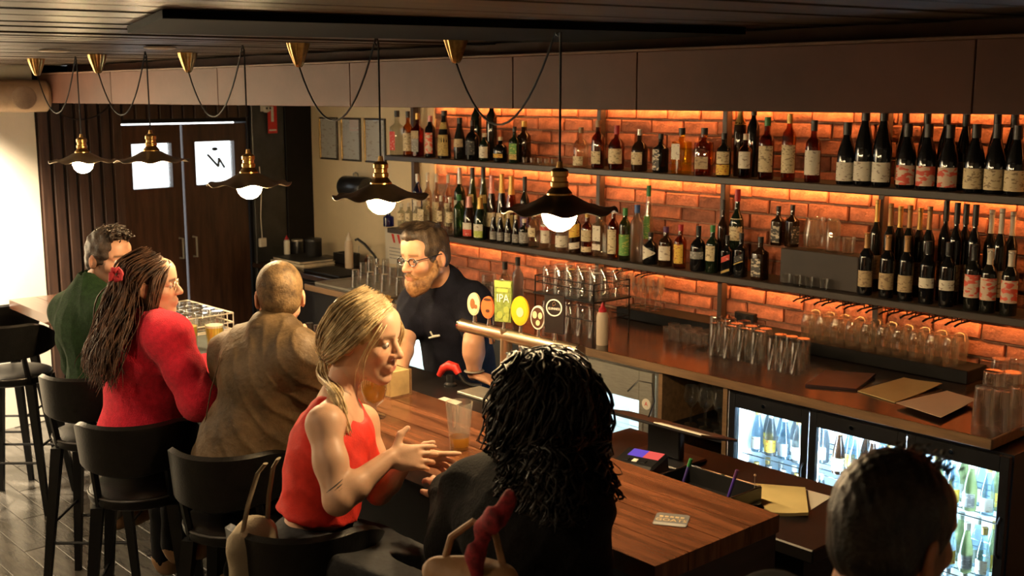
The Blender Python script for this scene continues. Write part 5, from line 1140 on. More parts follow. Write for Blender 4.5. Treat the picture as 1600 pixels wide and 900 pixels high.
def folds(seed, amp, f1=22, f2=45, ax=None):
    """cloth folds: warped ripples along random directions"""
    r = np.random.default_rng(seed); D = [unit(r.normal(size=3)*np.array([1, 1, 0.9])) for _ in range(5)]; ph = r.uniform(0, 6, 5)
    def fn(X, Y, Z):
        w = 0.9*np.sin(9*(D[0][0]*X+D[0][1]*Y+D[0][2]*Z)+ph[0])+0.7*np.sin(14*(D[1][0]*X+D[1][1]*Y+D[1][2]*Z)+ph[1])
        a = np.sin(f1*(D[2][0]*X+D[2][1]*Y+D[2][2]*Z)+2.2*w+ph[2]); b = np.sin(f2*(D[3][0]*X+D[3][1]*Y+D[3][2]*Z)+2.6*w+ph[3])
        ra = (1-np.abs(np.sin(0.5*(f1*(D[2][0]*X+D[2][1]*Y+D[2][2]*Z)+2.2*w+ph[2]))))**2; rb = (1-np.abs(np.sin(0.5*(f2*(D[3][0]*X+D[3][1]*Y+D[3][2]*Z)+2.6*w+ph[3]))))**2
        msk = 0.5+0.5*np.sin(6*(D[4][0]*X+D[4][1]*Y+D[4][2]*Z)+ph[4])
        return amp*(0.3*a-1.1*ra*msk-0.8*rb*(1.1-msk))
    return fn
class Head:
    def __init__(s, c, fwd, up=(0, 0, 1), size=1.0):
        s.c = np.array(c, float); s.f = unit(np.array(fwd, float)); u = np.array(up, float); s.l = unit(np.cross(u, s.f)); s.u = np.cross(s.f, s.l); s.s = size
        s.ax = np.array([s.f, s.l, s.u])
    def P(s, x, y, z): return s.c+s.s*(x*s.f+y*s.l+z*s.u)
    def loc(s, V): return ((V-s.c)@s.ax.T)/s.s
    def build(s, v, male=True):
        q = s.s; j = 1.0 if male else 0.88
        v.ell(s.P(-.014, 0, .032), vec(.098, .076, .088)*q, s.ax, .02)
        v.ell(s.P(.028, 0, -.035), vec(.064, .058, .082)*q, s.ax, .03)
        for y in (-1, 1):
            v.rc(s.P(-.012, y*.050*j, -.055), s.P(.066, y*.018*j, -.103), .020*q, .017*q, .025)
            v.ell(s.P(.056, y*.040, -.026), vec(.022, .022, .020)*q, s.ax, .02)
            v.rc(s.P(.083, y*.014, .024), s.P(.066, y*.050, .022), .010*q, .009*q, .014)
        v.ell(s.P(.076, 0, -.104), vec(.020, .022, .018)*q*j, s.ax, .02)
        v.ell(s.P(.058, 0, .055), vec(.034, .054, .04)*q, s.ax, .03)
        for y in (-1, 1): v.ell(s.P(.093, y*.031, .002), vec(.016, .019, .013)*q, s.ax, .012, 's')
        v.rc(s.P(.088, 0, .010), s.P(.112, 0, -.028), .0085*q, .0125*q, .010)
        for y in (-1, 1): v.ell(s.P(.100, y*.013, -.033), vec(.011, .008, .008)*q, s.ax, .006)
        v.ell(s.P(.086, 0, -.066), vec(.016, .026, .020)*q, s.ax, .015)
        v.rc(s.P(.0965, -.016, -.0625), s.P(.0965, .016, -.0625), .0055*q, .0055*q, .006); v.rc(s.P(.094, -.014, -.0735), s.P(.094, .014, -.0735), .0065*q, .0065*q, .006)
        v.rc(s.P(.103, -.022, -.0680), s.P(.103, .022, -.0680), .0022*q, .0022*q, .003, 's')
        for y in (-1, 1):
            v.rc(s.P(.079, y*.020, .010), s.P(.074, y*.044, .008), .0055*q, .005*q, .006)
            v.ell(s.P(.0725, y*.032, .0075), vec(.0135, .0155, .0065)*q, s.ax, .004); v.ell(s.P(.0715, y*.032, -.0085), vec(.0125, .0145, .0055)*q, s.ax, .004)
            ea = np.array([unit(s.f*.92-s.l*y*.35), unit(s.l*.95+s.f*y*.3), s.u])
            v.ell(s.P(-.012, y*.080, -.012), vec(.021, .0085, .034)*q, ea, .006); v.ell(s.P(-.006, y*.088, -.010), vec(.011, .006, .019)*q, ea, .006, 's')
        return s
    def paint(s, V, skin, brow=None, beard=None, lip=(.42, .13, .10), scalp=None, blush=0.15):
        p = s.loc(V); c = np.tile(np.array(skin, float), (len(V), 1)); x, y, z = p.T
        near = np.linalg.norm(p, axis=1) < .16
        def mix(w, col): c[:] = c*(1-w[:, None])+np.array(col)*w[:, None]
        g = lambda v_, a, b: np.clip((v_-a)/(b-a), 0, 1)
        mix(near*np.exp(-((np.abs(y)-.042)**2+(z+.032)**2)/.0007)*(x > .02)*blush*2, (skin[0]*1.05, skin[1]*.72, skin[2]*.62))
        mix(near*(np.abs(y) > .07)*(x > -.05)*(x < .03)*.35, (skin[0]*1.05, skin[1]*.65, skin[2]*.5))
        mix(near*np.exp(-((x-.112)**2+y**2+(z+.03)**2)/.0003)*.3, (skin[0]*1.05, skin[1]*.7, skin[2]*.6))
        if beard is not None:
            bc, hi = beard; w = near*g(-z, .030+hi, .050+hi)*g(x, -.035, .0)*np.where((np.abs(y) < .022) & (z > -.055) & (x > .06), 0.85*(z < -.043), 1.0); side = near*(np.abs(y) > .045)*(x > -.01)*(x < .045)*g(-z, -.02, .02); mix(np.maximum(w, side)*.9, bc)
        mix(near*np.exp(-(((z+.068)/.0085)**2+(y/.021)**2)*1.4)*(x > .08)*.85, lip)
        if brow is not None: mix(near*np.exp(-((z-.0255-.10*(np.abs(y)-.033)*-1)/.0055)**2)*(np.abs(y) > .012)*(np.abs(y) < .052)*(x > .045)*.9, brow)
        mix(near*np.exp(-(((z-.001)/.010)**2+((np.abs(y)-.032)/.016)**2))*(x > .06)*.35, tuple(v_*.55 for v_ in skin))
        if scalp is not None: mix(near*scalp(x, y, z), (skin[0]*.35, skin[1]*.3, skin[2]*.28))
        return c
    def eyes(s, parent, iris=(.06, .035, .02), closed=False):
        we = mat('eye_white', (.62, .56, .50), .25, vary=.05); ir = mat('iris_%d' % int(iris[1]*1000), iris, .15)
        for y in (-1, 1):
            c = s.P(.0768, y*.032, .0); e = MB().sphere((0, 0, 0), .0118*s.s, 14, 10); e.v = [tuple(np.array(v_)+c) for v_ in e.v]; eo = obj('eye', e, we, parent)
            d = unit(s.f*.98+s.u*(-.05)); i_ = MB().sphere((0, 0, 0), .0062*s.s, 10, 8); i_.v = [tuple(np.array(v_)*1+c+d*.0068*s.s) for v_ in i_.v]; obj('iris', i_, ir, eo)
def hand(v, w, d, up, side, curl=(.3, .4, .5, .55), thumb=.5, spread=.06, q=1.0, point=None, thumbup=False):
    """w wrist, d along the palm, up: back of the hand, side: +1 when the thumb leaves along cross(d, up)"""
    d = unit(np.array(d, float)); up = np.array(up, float); up = unit(up-d*(up@d)); s = np.cross(d, up)*side; w = np.array(w, float)
    v.ell(w+d*.045*q, vec(.050, .040, .0155)*q, np.array([d, s, up]), .012); v.rc(w+d*.015*q-s*.012*q, w+d*.075*q-s*.026*q, .013*q, .011*q, .01); v.rc(w+d*.015*q+s*.012*q, w+d*.078*q+s*.026*q, .014*q, .011*q, .01)
    for i, (off, L) in enumerate(((.029, .070), (.010, .078), (-.010, .073), (-.028, .058))):
        b = w+d*(.083-.004*abs(i-1))*q+s*off*q; a = curl[i]; dd = unit(d+s*spread*(1.5-i)*.8); pts = [b]; rs = [.0092*q]
        for k, fr in enumerate((.45, .32, .23)):
            an = a*(k+.6); dr = unit(dd*math.cos(an)-up*math.sin(an)); pts.append(pts[-1]+dr*L*fr*q); rs.append((.0085, .0078, .0068)[k]*q)
        v.chain(pts, rs, .004)
    b = w+d*.022*q+s*.028*q-up*.004*q; t = unit(s*thumb+d*.75-up*.25) if not thumbup else unit(s*1.0+d*.35)
    m_ = b+t*.042*q; t2 = unit(t*.75+d*.6); v.chain([b-t*.012*q, m_, m_+t2*.030*q], [.0145*q, .0105*q, .0085*q], .008)
class Torso:
    def __init__(s, pel, neck, shL, shR, w=1.0, dpt=1.0):
        s.pel, s.neck, s.shL, s.shR = [np.array(x, float) for x in (pel, neck, shL, shR)]; s.w, s.d = w, dpt
        s.up = unit(s.neck-s.pel); s.lat = unit(s.shL-s.shR); s.lat = unit(s.lat-s.up*(s.lat@s.up)); s.fw = np.cross(s.lat, s.up); s.ax = np.array([s.fw, s.lat, s.up])
        s.H = np.linalg.norm(s.neck-s.pel)
    def at_(s, u, f=0.0): return s.pel+(s.neck-s.pel)*u+s.fw*f
    def build(s, v, g=0.0, bust=0.0, k=.05, belly=0.0, low=True):
        w, d, H = s.w, s.d, s.H
        if low: v.ell(s.at_(0.02), vec(.118*d+g, .165*w+g, .12+g), s.ax, k)
        v.ell(s.at_(0.33, .012+belly*.5), vec(.105*d+belly+g, .138*w+g, .16+g), s.ax, k)
        v.ell(s.at_(0.66, .005), vec(.112*d+g, .158*w+g, .17+g), s.ax, k)
        v.rc(s.shL-s.lat*.02, s.shR+s.lat*.02, .058*w+g, .058*w+g, k)
        v.ell((s.shL+s.shR)/2-s.up*.06-s.fw*.01, vec(.092*d+g, .16*w+g, .085+g), s.ax, k)
        for sh in (s.shL, s.shR): v.rc(s.neck+s.up*.01, sh+s.up*.005, .040+g, .045+g, k)
        if bust:
            for y in (-1, 1): v.ell(s.at_(0.62, .085)+s.lat*y*.07*w, vec(.055+g, .062+g, .062+g)*1.0, s.ax, .03)
def ribbons(name, guides, n, r, m_, parent, spread, seed, wave=0.0, wf=3.0, sides=4, taper=.35, seg=14, curl=0.0, coh=0.0):
    """locks of hair following guide curves; guides: lists of points; spread: (root, tip) scatter"""
    rg = np.random.default_rng(seed); mb = MB(); G = [np.array(g, float) for g in guides]
    for i in range(n):
        a, b = rg.integers(len(G)), None; t = rg.random(); b = min(a+1, len(G)-1); g = G[a]*(1-t)+G[b]*t
        u = np.linspace(0, len(g)-1, seg); k = np.clip(u.astype(int), 0, len(g)-2); f = (u-k)[:, None]
        # smooth interpolation
        p0 = g[np.clip(k-1, 0, len(g)-1)]; p1 = g[k]; p2 = g[k+1]; p3 = g[np.clip(k+2, 0, len(g)-1)]
        P = .5*((2*p1)+(-p0+p2)*f+(2*p0-5*p1+4*p2-p3)*f**2+(-p0+3*p1-3*p2+p3)*f**3)
        s = np.linspace(0, 1, seg)[:, None]; off = rg.normal(size=3); off2 = rg.normal(size=3)
        P = P+off*(spread[0]*(1-s)+spread[1]*s)
        if wave:
            ph = rg.uniform(0, 6.28)*(1-coh)+coh*(a+t)*2.3; off2 = off2*(1-coh*.8)+coh*np.array([RT[0], RT[1], .2]); amp = wave*rg.uniform(.5, 1.3); P = P+unit(off2)*np.sin(s*wf*6.28*rg.uniform(.8, 1.2)+ph)*amp*np.minimum(1, s*3)
        if curl:
            ph = rg.uniform(0, 6.28); e1 = unit(np.cross(off, [0, 0, 1])); e2 = np.array([0, 0, 1.])*.4+unit(np.cross(e1, [0, 0, 1]))*.9; th = s*wf*6.28*rg.uniform(.8, 1.25)+ph
            P = P+(e1*np.cos(th)+e2*np.sin(th))*curl*np.minimum(1, s*4)*rg.uniform(.6, 1.3)
        rr = r*rg.uniform(.6, 1.3)*(1-(1-taper)*np.linspace(0, 1, seg)**1.5); rr[-1] *= .3; rr[0] *= .6
        mb.tube(P, rr, sides, cap=False, flat=.6)
    me = mb.mesh(name, True, 180); return link(name, me, m_, parent)
def hairmat(name, c1, c2, rough=.5): return mat(name, c1, rough, vary=.35, vscale=26, col2=c2, bump=.3, bscale=160, spec=.3)
def part(name, vol, step, m_, parent, smooth=1, col=None):
    V, Q = vol.mesh(step, smooth=smooth); o = link(name, vmesh(name, V, Q, None if col is None else col(V)), m_, parent); return o
def cap_vol(h, g, face_cut=.045, z0=-.02, noise=None, top=0.0, back=-.06, side=True, q=1.0):
    """hair as a shell over the skull, open at the face"""
    v = Vol(); v.ell(h.P(-.016, 0, .034), (vec(.100, .079, .089)+g+vec(0, 0, top))*h.s, h.ax, .02)
    v.ell(h.P(-.045, 0, -.02), (vec(.062, .068, .055)+g)*h.s, h.ax, .02)
    v.ell(h.P(.105, 0, -.045), vec(.085, .105, .095)*h.s, h.ax, .008, 's')
    return v
# ---------------------------------------------------------------- the seven people
def V3(px, py, t): return pt(px, py, t)
def person(label, head, T, skin, arms, male=True, step=.005, hands=(), paint={}, neckr=(.050, .058), extra=None, arm_r=(.050, .040, .028)):
    v = Vol(); head.build(v, male); v.rc(head.P(-.030, 0, -.045), T.neck+T.up*.0, neckr[0]*head.s, neckr[1], .03); T.build(v, -.012)
    for a in arms:
        v.chain([a[0], (np.array(a[0])+a[1])/2, a[1]], [arm_r[0], arm_r[0]*.94, arm_r[1]], .03)
        v.chain([a[1], a[1]+(np.array(a[2])-a[1])*.3, a[2]], [arm_r[1], arm_r[1]*1.03, arm_r[2]], .02)
    for h in hands: hand(v, **h)
    if extra: extra(v)
    V, Q = v.mesh(step); o = link('person', vmesh('person', V, Q, head.paint(V, skin, **paint)), m_skin); tag(o, label, 'person'); return o
def legs(parent, hips, knees, ankles, m_, r=(.088, .062, .045), g=.008, T=None, name='trousers', shoes=None, fold=True, step=.011):
    v = Vol()
    if T is not None: v.ell(T.at_(0.0), vec(.125*T.d+g, .170*T.w+g, .12+g), T.ax, .04); v.cut(T.at_(.24), T.up)
    for h, k, a in zip(hips, knees, ankles):
        h, k, a = map(np.array, (h, k, a)); v.chain([h, (h+k)/2, k], [r[0]+g, (r[0]+r[1])/2+g, r[1]+g], .04); v.chain([k, k+(a-k)*.35, a], [r[1]+g, r[1]*.98+g, r[2]+g], .03)
    v.p.sort(key=lambda q: 0 if q[4] == 'u' else 1)
    if fold: v.warp(folds(5, .004, 26, 50))
    part(name, v, step, m_, parent)
    if shoes is not None:
        for a, dr in zip(ankles, shoes[0]):
            a = np.array(a); dr = unit(np.array(dr)); s = Vol(); z = a[2]-.055
            s.chain([a+vec(0, 0, -.0), a+dr*.02+vec(0, 0, -.035), a+dr*.10+vec(0, 0, -.055), a+dr*.16+vec(0, 0, -.06)], [.050, .046, .040, .032], .03); s.cut(a+vec(0, 0, -.085), (0, 0, -1))
            part('shoe', s, .008, shoes[1], parent)
def sleeves(v, arms, g, r=(.052, .042, .032), upto=1.0, k=.035):
    for a in arms:
        a0, a1, a2 = map(np.array, a)
        v.chain([a0, (a0+a1)/2, a1], [r[0]+g, (r[0]+r[1])/2+g, r[1]+g], k); e = a1+(a2-a1)*upto; v.rc(a1, e, r[1]+g, r[1]*(1-upto)+r[2]*upto+g, k)
m_denim = mat('dark_denim', (.022, .023, .026), .85, vary=.25, vscale=60, bump=.2, bscale=300)
m_blkjean = mat('black_jean', (.006, .006, .007), .85, vary=.25, bump=.15, bscale=300, spec=.15)
m_shoe = mat('tan_shoe', (.30, .17, .08), .5, vary=.2)

# --- man in the green sweater
hd = Head(V3(171, 404, 5.0), RT*.86-FH*.48-vec(0, 0, .10), vec(-.04, .06, 1))
T = Torso(vec(-4.92, 1.94, .87), V3(146, 452, 5.02), V3(106, 488, 5.20), V3(170, 492, 4.90), .96)
arms = [(T.shL, V3(120, 570, 5.38), V3(190, 540, 5.35)), (T.shR, V3(195, 575, 4.92), V3(232, 535, 5.15))]
P1 = person('man in a dark green sweater seated at the bar, dark curly hair, face turned sideways', hd, T, (.43, .23, .14), arms, True, .006, [dict(w=arms[1][2], d=RT*.5+FH*.8, up=(0, 0, 1), side=1), dict(w=arms[0][2], d=RT*.6+FH*.7, up=(0, 0, 1), side=-1)], dict(brow=(.03, .018, .012), beard=((.12, .065, .04), .0), lip=(.34, .12, .09)))
hd.eyes(P1)
m_green = mat('green_wool', (.014, .033, .012), .95, vary=.25, vscale=40, bump=.5, bscale=220, spec=.15)
v = Vol(); T.build(v, .028, belly=.02); sleeves(v, arms, .018); v.rc(T.neck-T.up*.01, T.neck+T.up*.045+hd.f*.0, .070, .064, .02)
v.rc(T.neck+T.up*.03, T.neck+T.up*.10, .050, .056, .004, 's'); v.warp(folds(3, .006, 42, 70)); part('sweater', v, .008, m_green, P1)
hr = hairmat('hair_darkbrown', (.018, .012, .009), (.060, .038, .024))
v = cap_vol(hd, .006, top=.012); v.warp(lambda X, Y, Z: .006*np.sin(90*X+60*Z)*np.sin(85*Y-40*Z)*np.sin(70*Z)); ho = part('hair', v, .005, hr, P1)
rg = np.random.default_rng(1); gd = []
for i in range(70):
    a, b = rg.uniform(-.06, .085), rg.uniform(-.058, .058); z = .032+.100*math.sqrt(max(.05, 1-(a/.115)**2-(b/.09)**2)); gd.append([hd.P(a, b, z-.01), hd.P(a+.008, b+rg.uniform(-.01, .01), z+.012), hd.P(a+.02, b+rg.uniform(-.02, .02), z+.016)])
for g in gd: pass
ribbons('curls', gd, 260, .0045, hr, ho, (.003, .007), 4, curl=.006, wf=1.2, seg=8)
legs(P1, [T.at_(.0)+T.lat*.09, T.at_(.0)-T.lat*.09], [V3(165, 640, 5.3), V3(185, 655, 4.95)], [V3(160, 790, 5.35), V3(175, 800, 5.0)], mat('grey_trouser', (.16, .145, .12), .85, vary=.2, bump=.2, bscale=200), T=T, shoes=((RT*.4+FH*.7, RT*.5+FH*.6), m_shoe))

# --- woman in the pink sweater
hd = Head(V3(236, 444, 4.33), RT*.97+FH*.12-vec(0, 0, .04), vec(.02, .0, 1), .97)
T = Torso(vec(-4.11, 1.75, .87), V3(224, 505, 4.36), V3(180, 530, 4.48), V3(264, 530, 4.20), .92)
arms = [(T.shL, V3(205, 610, 4.72), V3(270, 575, 4.72)), (T.shR, V3(312, 625, 4.18), V3(322, 575, 4.42))]
P2 = person('woman in a fuzzy pink-red sweater with long brown hair, seated in profile at the bar', hd, T, (.56, .32, .21), arms, False, .005, [dict(w=arms[1][2], d=RT*.2+FH*.9, up=(0, 0, 1), side=1), dict(w=arms[0][2], d=RT*.5+FH*.8, up=(0, 0, 1), side=-1)], dict(brow=(.05, .03, .02), lip=(.50, .13, .11)), (.044, .050), arm_r=(.044, .036, .024))
hd.eyes(P2)
m_pink = mat('pink_mohair', (.72, .022, .050), .95, vary=.14, vscale=50, bump=.7, bscale=260, sheen=.12, spec=.15)
v = Vol(); T.build(v, .030, belly=.01, bust=1); sleeves(v, arms, .026, (.048, .042, .032), upto=.96); v.rc(T.neck-T.up*.005, T.neck+T.up*.012, .066, .060, .02); v.rc(T.neck+T.up*.01, T.neck+T.up*.09, .050, .056, .004, 's'); v.cut(T.at_(-.10), -T.up); v.warp(folds(11, .008, 45, 80)); part('sweater', v, .008, m_pink, P2)
hb = hairmat('hair_brown', (.030, .014, .008), (.115, .050, .024))
v = cap_vol(hd, .003, top=.0); v.ell(hd.P(-.05, 0, -.05), vec(.05, .065, .09), hd.ax, .03); v.warp(lambda X, Y, Z: .003*np.sin(140*X+40*Z)*np.sin(120*Y)); ho = part('hair', v, .005, hb, P2)
bk = lambda px, py, t: V3(px, py, t)
G_ = [[hd.P(.055, -.045, .095), hd.P(.0, -.092, .06), hd.P(-.045, -.105, -.02), bk(200, 505, 4.18), bk(185, 550, 4.12), bk(172, 596, 4.10)],
      [hd.P(.02, -.03, .125), hd.P(-.06, -.075, .08), hd.P(-.085, -.095, -.02), bk(182, 505, 4.16), bk(168, 550, 4.13), bk(158, 592, 4.12)],
      [hd.P(-.02, .0, .132), hd.P(-.10, -.03, .07), hd.P(-.125, -.05, -.02), bk(166, 500, 4.25), bk(152, 545, 4.20), bk(147, 585, 4.18)],
      [hd.P(-.04, .03, .12), hd.P(-.12, .03, .05), hd.P(-.135, .0, -.03), bk(160, 495, 4.38), bk(146, 540, 4.30), bk(143, 575, 4.26)],
      [hd.P(.01, .06, .10), hd.P(-.05, .095, .03), hd.P(-.08, .09, -.04), bk(190, 500, 4.50), bk(170, 540, 4.48), bk(160, 575, 4.44)]]
ribbons('locks', G_, 520, .0056, hb, ho, (.008, .020), 8, wave=.020, wf=2.0, seg=22, coh=.75)
G2 = [[hd.P(.075, -.03, .075), hd.P(.065, -.075, .03), hd.P(.045, -.088, -.04), hd.P(.02, -.085, -.11), hd.P(-.02, -.08, -.16)], [hd.P(.07, -.01, .09), hd.P(.03, -.085, .04), hd.P(.015, -.095, -.05), hd.P(-.01, -.09, -.13), hd.P(-.04, -.09, -.20)]]
ribbons('locks', G2, 70, .005, hb, ho, (.003, .010), 9, wave=.008, wf=2, seg=14)
c = V3(181, 430, 4.17); sc = MB(); rr = np.random.default_rng(2)
sc.tube([c+.018*(math.cos(a)*vec(0, 0, 1)+math.sin(a)*RT)+rr.normal(size=3)*.003 for a in np.linspace(0, 6.28, 15)[:-1]], .011, 8, closed=True)
obj('scrunchie', sc, mat('red_velvet', (.30, .012, .02), .8), P2)
def glasses(hd, parent, m_, w=.034, hgt=.016, r=.0016, z=.0, rim=True):
    mb = MB()
    for y in (-1, 1):
        c = hd.P(.098, y*w, z)
        if rim: mb.tube([c+hd.s*((w*.62)*math.cos(a)*hd.l+hgt*math.sin(a)*hd.u*(1.1 if math.sin(a) > 0 else 1)) for a in np.linspace(0, 6.28, 21)[:-1]], r, 6, closed=True)
        mb.tube([hd.P(.096, y*(w*1.6), z+.008), hd.P(.05, y*.078, z+.010), hd.P(-.01, y*.086, z+.012), hd.P(-.03, y*.084, z-.004)], r, 6)
    mb.tube([hd.P(.099, -w*.4, z+.004), hd.P(.103, 0, z+.007), hd.P(.099, w*.4, z+.004)], r, 6); g = obj('glasses', mb, m_, parent)
    for y in (-1, 1):
        c = hd.P(.098, y*w, z); ln = MB().add([c+hd.s*((w*.60)*math.cos(a)*hd.l+hgt*.97*math.sin(a)*hd.u) for a in np.linspace(0, 6.28, 21)[:-1]], [tuple(range(20))]); obj('lens', ln, tint('lens_glass', (.97, .97, .96)), g)
glasses(hd, P2, m_pbrass, .033, .017, .0012)
legs(P2, [T.at_(-.02)+T.lat*.09, T.at_(-.02)-T.lat*.09], [V3(262, 745, 4.75), V3(285, 760, 4.45)], [V3(255, 870, 4.85), V3(272, 850, 4.5)], m_blkjean, T=None, shoes=((RT*.5+FH*.6, RT*.5+FH*.5), m_shoe), r=(.082, .058, .042))

# --- man in the brown jacket
hd = Head(V3(437, 462, 4.06), FH*.93-RT*.22-vec(0, 0, .16), vec(0, 0, 1), 1.0)
T = Torso(V3(382, 745, 4.04), V3(428, 520, 4.02), V3(364, 556, 4.18), V3(474, 562, 3.88), 1.04)
arms = [(T.shL, V3(348, 640, 4.34), V3(385, 590, 4.54)), (T.shR, V3(496, 628, 4.00), V3(477, 556, 4.16))]
P3 = person('man in a brown waxed jacket with cropped hair, seated with his back turned', hd, T, (.56, .30, .19), arms, True, .006, [dict(w=arms[1][2], d=vec(0, 0, 1)*.85-RT*.25+FH*.1, up=RT*.3-FH*.9, side=-1, curl=(.6, .6, .7, .7)), dict(w=arms[0][2], d=FH*.8+RT*.6, up=(0, 0, 1), side=-1)], dict(brow=(.10, .06, .03)))
hd.eyes(P3)
m_jack = mat('waxed_brown', (.100, .062, .028), .6, vary=.35, vscale=12, bump=.35, bscale=60, spec=.3)
v = Vol(); T.build(v, .030); sleeves(v, arms, .020); v.rc(T.at_(.25)+T.lat*.03, T.at_(.10)+T.lat*.03, .165, .172, .05); v.cut(T.at_(.02), -T.up); v.warp(folds(21, .010, 52, 88)); jo = part('jacket', v, .007, m_jack, P3)
v = Vol(); n_ = T.neck; cc = n_+T.up*.022; v.ell(cc, vec(.096, .098, .038), np.array([hd.f, hd.l, hd.u]), .01); v.ell(cc+hd.u*.012, vec(.078, .080, .08), np.array([hd.f, hd.l, hd.u]), .004, 's'); part('collar', v, .005, m_jack, jo)
obj('back_seam', MB().tube([T.at_(.78)-T.fw*.150+T.lat*.07, T.at_(.55)-T.fw*.158+T.lat*.075, T.at_(.2)-T.fw*.150+T.lat*.08], .0025, 6), m_jack, jo)
hz = hairmat('hair_buzz', (.085, .050, .022), (.20, .125, .055), .6)
v = cap_vol(hd, .0035); v.warp(lambda X, Y, Z: .0012*np.sin(400*X)*np.sin(380*Y)*np.sin(420*Z)); part('hair', v, .004, hz, P3)
legs(P3, [T.at_(-.02)+T.lat*.10, T.at_(-.02)-T.lat*.10], [V3(400, 745, 4.40), V3(430, 765, 4.2)], [V3(345, 880, 4.4), V3(372, 890, 4.25)], m_blkjean, T=T, shoes=((RT*.5+FH*.5, RT*.5+FH*.5), m_shoe))

# --- blonde woman in the red top
hd = Head(V3(570, 526, 3.32), RT*.92-FH*.30-vec(0, 0, .16), vec(.06, .06, 1), 1.04)
T = Torso(V3(482, 862, 3.34), V3(524, 634, 3.30), V3(566, 660, 3.46), V3(506, 664, 3.14), .93, .95)
arms = [(T.shL, V3(592, 768, 3.42), V3(640, 712, 3.34)), (T.shR, V3(528, 782, 3.06), V3(608, 716, 3.16))]
P4 = person('blonde woman in a red sleeveless top gesturing with both hands at the bar', hd, T, (.66, .39, .25), arms, False, .0045,
    [dict(w=arms[1][2], d=RT*.95-vec(0, 0, .05)+FH*.25, up=-FH*.9+vec(0, 0, .45), side=-1, curl=(.30, .38, .42, .5), thumbup=True, q=.97), dict(w=arms[0][2], d=RT*.90-vec(0, 0, .16)+FH*.1, up=FH*.75+vec(0, 0, .55), side=1, curl=(-.05, .25, .35, .4), thumbup=True, q=.97, spread=.12)],
    dict(brow=(.22, .12, .06), lip=(.50, .10, .09), blush=.2), (.043, .050), arm_r=(.046, .038, .024))
hd.eyes(P4)
m_redtop = mat('red_jersey', (.72, .028, .014), .75, vary=.10, vscale=30, bump=.15, bscale=200)
v = Vol(); w, d_ = T.w, T.d; g = .008
v.ell(T.at_(0.12), vec(.118*d_+g, .155*w+g, .12+g), T.ax, .05); v.ell(T.at_(0.33, .012), vec(.105*d_+g, .138*w+g, .16+g), T.ax, .05); v.ell(T.at_(0.66, .005), vec(.112*d_+g, .158*w+g, .17+g), T.ax, .05)
v.ell((T.shL+T.shR)/2-T.up*.06-T.fw*.01, vec(.092*d_+g, .16*w+g, .085+g), T.ax, .05)
for y in (-1, 1): v.ell(T.at_(.62, .085)+T.lat*y*.07*w, vec(.062, .068, .066), T.ax, .03)
for y, sh in ((1, T.shL), (-1, T.shR)): v.rc(T.neck+T.lat*y*.045-T.up*.005, T.neck+T.lat*y*.085-T.up*.03, .048, .052, .03)
v.ell(T.neck+T.up*.07+T.fw*.06, vec(.095, .075, .105), T.ax, .012, 's'); v.rc(T.neck-T.up*.02, T.neck+T.up*.10, .062, .066, .01, 's')
for y, sh in ((1, T.shL), (-1, T.shR)): v.ell(sh+T.lat*y*.035-T.up*.015, vec(.085, .058, .085), T.ax, .012, 's')
v.cut(T.at_(.28), -T.up); v.warp(folds(31, .0045, 70, 120)); part('top', v, .006, m_redtop, P4)
# tattoo marks on the upper arm, drawn as thin leaves just proud of the skin
a0, a1 = np.array(arms[1][0]), np.array(arms[1][1]); tt = MB()
for k in range(4):
    ax_ = unit(a1-a0); side_ = unit(np.cross(ax_, -FW)); c0 = a0+(a1-a0)*(.80+.045*k); Rr = .0435
    tt.tube([c0+Rr*(-FW*math.cos(b)+side_*math.sin(b))+ax_*(.02*b) for b in np.linspace(-.75, .65-.12*k, 7)], [.0006, .002, .0024, .002, .0024, .0016, .0005], 5, flat=.5)
tag(obj('tattoo', tt, mat('tattoo_ink', (.06, .06, .055), .6), P4), kind='stuff')
hbl = hairmat('hair_blonde', (.62, .42, .19), (.95, .76, .45), .42)
v = cap_vol(hd, .002, top=.0); v.ell(hd.P(-.05, 0, -.045), vec(.05, .060, .06), hd.ax, .03); v.warp(lambda X, Y, Z: .0022*np.sin(150*X+50*Z)*np.sin(130*Y)); ho = part('hair', v, .0045, hbl, P4)
nb_ = hd.P(-.105, -.01, -.085)
G_ = [[hd.P(.068, -.004, .096), hd.P(.052, -.066, .064), hd.P(.010, -.092, -.002), hd.P(-.05, -.088, -.06), nb_], [hd.P(.04, -.003, .122), hd.P(.005, -.070, .088), hd.P(-.045, -.088, .01), hd.P(-.085, -.06, -.05), nb_],
      [hd.P(-.02, .0, .135), hd.P(-.07, -.055, .09), hd.P(-.11, -.055, .01), hd.P(-.12, -.03, -.05), nb_], [hd.P(-.03, .03, .125), hd.P(-.10, .025, .07), hd.P(-.125, .02, 0), hd.P(-.12, .0, -.05), nb_], [hd.P(.03, .05, .11), hd.P(-.02, .088, .05), hd.P(-.07, .085, -.02), hd.P(-.10, .04, -.06), nb_]]
ribbons('locks', G_, 1300, .0023, hbl, ho, (.005, .006), 14, wave=.004, seg=14)
